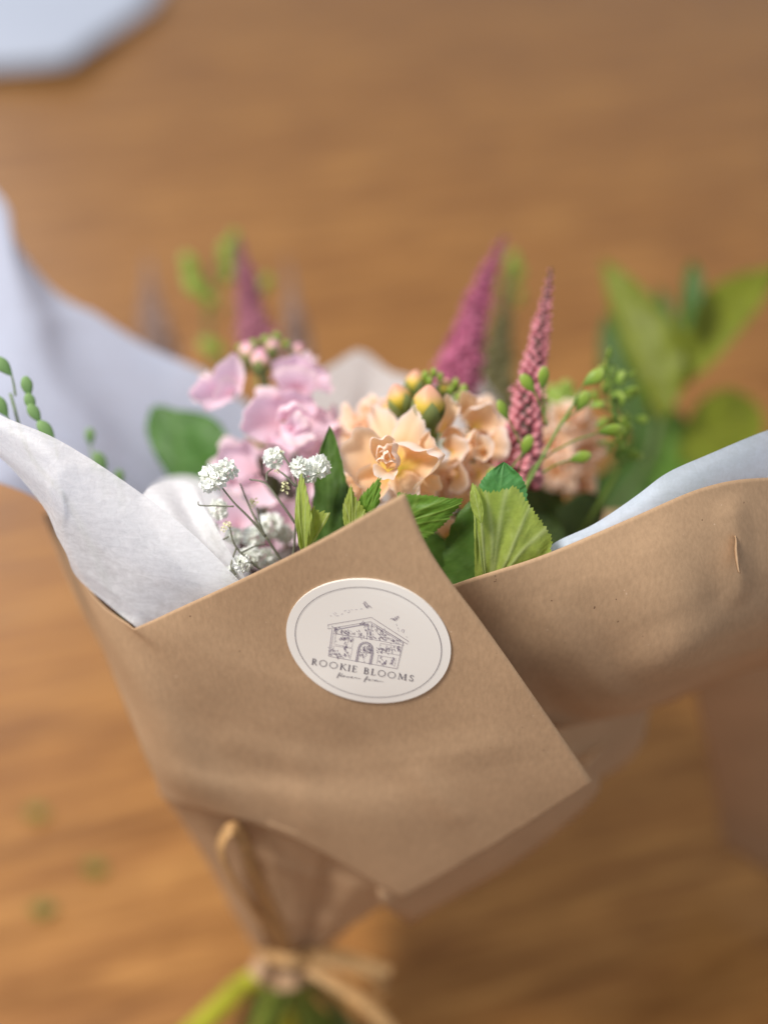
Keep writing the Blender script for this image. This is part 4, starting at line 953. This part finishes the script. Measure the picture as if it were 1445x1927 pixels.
# ================================================================== foliage
def fan_leaf(root, base, outline, mat, rays=(), cup=.06, ruff=.02, seed=0, nser=26, serr=.03, curl=0.0, nu=26, nv=110, bow_=.06, label=None):
    "blade spread from its base to a traced, toothed outline; rays are the places along the outline where veins end"
    B = at(*base); O = cr(np.array([at(*q) for q in outline]), nv); size = np.mean(np.linalg.norm(O-B, axis=1))
    nn = np.cross(O[0]-B, O[-1]-B); nn /= np.linalg.norm(nn)+1e-12
    if nn@FW > 0: nn = -nn
    V, Cc = [], []
    for i in range(nu):
        s = i/(nu-1)
        for j in range(nv):
            tt = j/(nv-1); e = 1+serr*(((tt*nser) % 1.0)-.5)*2*max(0, (s-.6)/.4)
            P = B+(O[j]-B)*s*e; vv = 0
            for q, rr_ in enumerate(rays):
                tc = rr_+bow_*(1-s)*(1 if q % 2 else -.6)+bow_*.5*math.sin(3*s+q)
                vv = max(vv, math.exp(-((tt-tc)*max(s, .15)/0.013)**2)*(1 if q == 0 else .7))
            for q in range(9):
                sc = .22+.09*q; vv = max(vv, .32*math.exp(-((s-sc-.05*math.sin(tt*9+q))/.008)**2)*max(0, math.sin(tt*40+q*2)))
            h = cup*4*s*(1-s)+ruff*s*math.sin(9*tt+seed)+.05*noise.noise(Vector((s*5, tt*9, seed*2.1)))*s+.012*vv+curl*max(0, (s-.8)/.2)**2
            V.append(P+nn*size*h); Cc.append((vv*.8, 0, 0))
    return put('leaf', mesh('leaf', V, gridfaces(nu, nv), mat, Cc), root, None, label)
def leafthing(label): return thing('leafy_stem', label, 'leaf sprig', TIE)
A1 = leafthing('big pale green mint-like leaf with clear veins rising behind the right kraft flap')
tube_obj('stem', [TIE+np.array([.01, 0, -.12]), TIE, (TIE+at(905, 1150, .37))/2, at(905, 1130, .358)], [.0018, .0014, .0010], STEM, A1, n=20)
fan_leaf(A1, (918, 1125, .352), [(893, 1085, .351), (892, 1020, .345), (891, 960, .340), (893, 914, .337), (912, 925, .3375), (940, 924, .338), (972, 918, .338), (992, 944, .338), (1008, 966, .339), (1022, 986, .340), (1037, 1012, .342), (1034, 1040, .344), (1020, 1075, .349)],
    LEAF_PALE, (.27, .36, .48, .62, .76, .90, .15), cup=.03, seed=1, nser=44, serr=.022)
leaf(A1, (905, 1160, .362), (915, 925, .352), (835, 1050, .360), (960, 1040, .356), LEAF_DARK, bend=.02, serr=.04, nserr=9, pw=(.6, .6), seed=2)
leaf(A1, (925, 1000, .350), (948, 868, .344), (898, 925, .347), (990, 935, .347), LEAF_BLUE, bend=.06, serr=.03, nserr=14, pw=(.6, 1.0), wave=.04, seed=3, nu=60, nvh=12)
leaf(A1, (905, 985, .3375), (889, 908, .3355), (885, 950, .3365), (907, 948, .3365), LEAF_PALE, bend=.05, serr=.02, nvein=3, pw=(.7, .9), seed=17)
A2 = leafthing('dark green serrated leaf under the peach flowers at the right of the panel corner')
tube_obj('stem', [TIE+np.array([.01, 0.01, -.12]), TIE, (TIE+at(800, 1130, .38))/2, at(800, 1100, .370)], [.0018, .0014, .0010], STEM, A2, n=20)
fan_leaf(A2, (738, 990, .352), [(748, 925, .349), (768, 930, .347), (800, 931, .346), (836, 936, .345), (870, 940, .345), (856, 962, .347), (838, 984, .349), (818, 1002, .351), (800, 1016, .352), (780, 1030, .354)],
    LEAF_MID, (.48, .2, .66, .8, .34), cup=.05, seed=4, nser=30, serr=.03)
leaf(A2, (820, 1130, .385), (790, 985, .375), (750, 1060, .38), (870, 1070, .38), LEAF_DARK, bend=.03, pw=(.6, .6), seed=5)
leaf(A2, (905, 1130, .39), (880, 960, .385), (810, 1050, .39), (930, 1040, .39), LEAF_DARK, bend=.03, pw=(.6, .6), seed=6)
A3 = leafthing('narrow pale folded leaf on the slanting panel edge, below the pair of white flowers')
tube_obj('stem', [TIE, (TIE+at(580, 1120, .37))/2, at(580, 1090, .360)], [.0014, .0010], STEM, A3, n=16)
fan_leaf(A3, (574, 1045, .346), [(560, 1010, .344), (556, 975, .342), (557, 935, .341), (562, 905, .340), (566, 890, .340), (573, 905, .340), (582, 940, .340), (588, 975, .340), (592, 1005, .343)], LEAF_PALE, (.5, .3, .72), cup=.12, seed=7, nser=16, serr=.02)
fan_leaf(A3, (580, 1035, .348), [(580, 990, .345), (588, 955, .344), (600, 962, .343), (620, 966, .343), (610, 985, .345), (600, 1005, .347)], LEAF_PALE, (.55, .3), cup=.05, seed=8, nser=10, serr=.04)
A4 = leafthing('dark green upright leaf between the lilac and the peach flowers')
tube_obj('stem', [TIE, (TIE+at(630, 1120, .38))/2, at(630, 1080, .372)], [.0014, .0010], STEM_DARK, A4, n=16)
leaf(A4, (620, 1080, .368), (622, 800, .362), (588, 960, .366), (655, 950, .362), LEAF_DARK, bend=.03, serr=.03, pw=(.8, .9), seed=9)
leaf(A4, (655, 1050, .366), (650, 905, .362), (625, 990, .364), (680, 990, .362), LEAF_DARK, bend=.03, serr=.03, pw=(.8, .7), seed=10)
A5 = leafthing('pair of small serrated leaf tips peeping over the panel edge left of its top corner')
tube_obj('stem', [TIE, (TIE+at(670, 1120, .37))/2, at(680, 1060, .356)], [.0014, .0010], STEM, A5, n=16)
fan_leaf(A5, (664, 1015, .347), [(646, 985, .345), (645, 955, .344), (652, 932, .343), (661, 914, .342), (668, 934, .343), (682, 952, .344), (690, 968, .345)], LEAF_PALE, (.5, .25, .75), cup=.06, seed=11, nser=14, serr=.04)
fan_leaf(A5, (684, 985, .349), [(674, 950, .347), (678, 935, .346), (692, 920, .345), (714, 900, .344), (716, 920, .345), (714, 948, .347)], LEAF_MID, (.6, .3), cup=.06, seed=12, nser=12, serr=.05)
A6 = leafthing('broad dark green leaf, blurred, against the tissue left of the lilac flowers')
tube_obj('stem', [TIE, (TIE+at(420, 1000, .48))/2, at(400, 950, .46)], [.0016, .0012], STEM, A6, n=16)
leaf(A6, (345, 930, .455), (330, 770, .46), (278, 800, .462), (430, 830, .45), m_leaf('leaf_deep', (0.055, 0.15, 0.02), (.08, .18, .03), .25), bend=.03, pw=(.7, .35), seed=13, nvein=4)
# dark interior foliage that fills the cone between the stems
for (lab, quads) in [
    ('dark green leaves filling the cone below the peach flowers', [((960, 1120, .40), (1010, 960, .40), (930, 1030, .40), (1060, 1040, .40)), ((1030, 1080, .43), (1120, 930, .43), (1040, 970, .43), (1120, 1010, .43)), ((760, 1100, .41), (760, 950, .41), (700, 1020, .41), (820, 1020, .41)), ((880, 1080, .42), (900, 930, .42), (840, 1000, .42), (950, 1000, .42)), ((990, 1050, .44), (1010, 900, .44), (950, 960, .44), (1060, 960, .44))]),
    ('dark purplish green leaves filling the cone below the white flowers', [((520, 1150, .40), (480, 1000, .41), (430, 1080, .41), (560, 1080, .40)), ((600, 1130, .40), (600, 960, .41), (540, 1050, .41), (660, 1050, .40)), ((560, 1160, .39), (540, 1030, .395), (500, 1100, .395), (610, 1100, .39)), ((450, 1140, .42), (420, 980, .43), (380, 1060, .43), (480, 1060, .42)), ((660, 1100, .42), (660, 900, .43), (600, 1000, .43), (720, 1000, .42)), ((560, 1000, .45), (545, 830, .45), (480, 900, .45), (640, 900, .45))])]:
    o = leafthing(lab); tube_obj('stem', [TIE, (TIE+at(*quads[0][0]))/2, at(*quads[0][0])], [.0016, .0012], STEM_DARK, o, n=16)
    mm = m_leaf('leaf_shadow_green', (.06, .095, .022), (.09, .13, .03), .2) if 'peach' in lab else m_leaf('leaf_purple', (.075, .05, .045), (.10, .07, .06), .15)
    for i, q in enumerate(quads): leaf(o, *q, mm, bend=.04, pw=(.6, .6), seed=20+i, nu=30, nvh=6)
# leafy sprig on the right, far out of focus
A7 = leafthing('tall olive green leafy stem far out of focus at the right above the tissue strip')
tube_obj('stem', [TIE+np.array([.03, .02, -.12]), TIE, at(1000, 1150, .52), at(1200, 900, .56), at(1250, 740, .57), at(1270, 600, .58)], [.0022, .0020, .0016, .0012], STEM_DARK, A7, n=40)
for i, (b, t_, l, r, m) in enumerate([
    ((1245, 790), (1132, 488), (1170, 645), (1275, 640), LEAF_OLIVE), ((1255, 740), (1470, 500), (1280, 590), (1370, 655), LEAF_OLIVE), ((1230, 880), (1140, 590), (1140, 740), (1215, 720), LEAF_DARK), ((1262, 720), (1240, 540), (1240, 620), (1275, 620), LEAF_DARK),
    ((1290, 620), (1302, 492), (1285, 550), (1325, 550), LEAF_DARK), ((1275, 860), (1430, 770), (1330, 745), (1390, 880), LEAF_OLIVE), ((1235, 900), (1250, 760), (1200, 830), (1300, 830), LEAF_MID), ((1180, 960), (1230, 800), (1150, 870), (1270, 880), LEAF_DARK),
    ((1250, 960), (1340, 850), (1240, 880), (1330, 920), LEAF_MID), ((1120, 990), (1190, 860), (1110, 910), (1220, 940), LEAF_DARK), ((1180, 1000), (1290, 900), (1190, 930), (1280, 970), LEAF_DARK), ((1240, 760), (1210, 620), (1190, 700), (1260, 690), LEAF_OLIVE)]):
    d = .565+.012*(i % 4); leaf(A7, (*b, d), (*t_, d+.02), (*l, d+.01), (*r, d), m, bend=.04, pw=(.8, .8), seed=30+i, nu=36, nvh=7, serr=.02)

# ================================================================== lower stems and raffia bow
for i, (a, m, r) in enumerate([((445, 1865, .52, 318, 1985, .54), STEM_LIME, .0055), ((500, 1900, .53, 470, 2010, .56), m_plain('stem_mid', (0.25, 0.36, 0.06), 0.45, 0.15), .0048), ((545, 1900, .53, 530, 2010, .56), STEM_LIME, .0038), ((590, 1905, .54, 600, 2010, .57), STEM, .0036), ((630, 1890, .55, 690, 1990, .58), STEM_DARK, .0034), ((480, 1880, .54, 430, 2000, .57), STEM_DARK, .003)]):
    lab = ['bright lime-green stem leaning out left below the tie', 'mid green stem below the tie next to the lime-green one', 'thin lime stem hanging straight down in the middle below the tie', 'dark green stem right of the middle below the tie', 'dark stem leaning right below the tie, behind the raffia tail', 'dark stem behind the bright lime-green one below the tie'][i]
    a = (a[0], a[1], a[2]+K_, a[3], a[4], min(a[5]+K_, .597))
    o = thing('cut_stem', lab, 'stem', TIE, 'cut stems below the tie')
    tube_obj('stem', [TIE+FW*.03*(i % 2)+UP*.05, TIE+RT*((a[0]-545)*.00006), at(a[0], a[1], a[2]), at(a[3], a[4], a[5])], [r*.7, r*.8, r, r], m, o, n=24)
    put('cut_end', sphere_mesh('cut_end', m, 8, 5, lambda x, y, z, a_: (x, y, z*.15)), o, frame(at(a[3], a[4], a[5]), at(a[3], a[4], a[5])-at(a[0], a[1], a[2]), None, 0, r))
bow = thing('raffia_bow', 'natural raffia tie with a tall loop at the left and loose tails at the right', 'bow', TIE)
def strap(name, pts, wpx, twist=0.0, thick=.0005):
    P = cr(np.array([at(q[0], q[1], q[2]+K_) for q in pts]), 60); V = []
    T = np.gradient(P, axis=0)
    for i in range(60):
        tt = T[i]/np.linalg.norm(T[i]); s = np.cross(tt, -FW); s /= np.linalg.norm(s)+1e-9; an = twist*math.sin(i/59*math.pi)+.3
        nn = np.cross(s, tt); s2 = s*math.cos(an)+nn*math.sin(an); wv = np.interp(i/59, np.linspace(0, 1, len(wpx)), wpx)*.49/F
        q = np.cross(s2, tt)
        for f in np.linspace(-1, 1, 7): V.append(P[i]+s2*wv*f+q*.0006*math.cos(f*4.5))
    o = put(name, mesh(name, V, gridfaces(60, 7), RAFFIA), bow); m = o.modifiers.new('t', 'SOLIDIFY'); m.thickness = thick; return o
strap('loop', [(540, 1798, .474), (482, 1722, .432), (436, 1655, .394), (414, 1600, .376), (432, 1560, .368), (460, 1578, .374), (478, 1640, .392), (512, 1715, .430), (546, 1790, .472)], (9, 12, 14, 15, 15, 13, 12, 11, 8), .8)
strap('loop', [(548, 1796, .482), (600, 1803, .474), (660, 1815, .470), (712, 1838, .470), (726, 1868, .474), (700, 1880, .478), (640, 1850, .482), (552, 1806, .484)], (9, 12, 14, 14, 14, 12, 11, 9), .9)
strap('tail', [(545, 1800, .480), (600, 1832, .474), (660, 1868, .470), (715, 1915, .468), (760, 1980, .470)], (11, 15, 16, 15, 13), .6)
strap('tail', [(548, 1798, .482), (620, 1795, .476), (690, 1812, .472), (735, 1830, .470)], (8, 12, 11, 9), .5)
Vk = [tube([at(490, 1786+k*7, .526), at(528, 1798+k*7, .512), at(565, 1801+k*7, .512), at(606, 1790+k*7, .526)], .0011, RAFFIA, n=20) for k in range(3)]
for v, f in Vk: put('binding', mesh('binding', v, f, RAFFIA), bow)
put('knot', sphere_mesh('knot', RAFFIA, 12, 9, lambda x, y, z, a: (x*(1+.15*math.sin(3*a)), y, z*.8)), bow, frame(at(546, 1800, .512), cdir(.2, .4, 1), None, 0, .0020))

# ================================================================== bits on the table
for i, (x, y, r, lab) in enumerate([(70, 1532, .0075, 'small green leaf scrap on the table, the uppermost of the three at the lower left'), (180, 1636, .0075, 'small green leaf scrap on the table, the one nearest the wrapper'), (82, 1712, .0080, 'small dark green leaf scrap on the table, the lowest of the three at the left')]):
    c = atz(x, y, .0015); V = []
    for k in range(6):
        for j in range(5):
            s = k/5; tt = -1+j/2; V.append((c[0]+r*(s*2-1), c[1]+r*tt*.7*math.sin(math.pi*min(.97, max(.03, s))), c[2]+.002*tt*tt+.001*math.sin(4*s+i)))
    o = put('leaf_scrap', mesh('leaf_scrap', V, gridfaces(6, 5), m_plain('scrap_green', (.20, .19, .035))), None); tag(o, lab, 'leaf scrap', 'leaf scraps on the table')
    m = o.modifiers.new('t', 'SOLIDIFY'); m.thickness = .0004
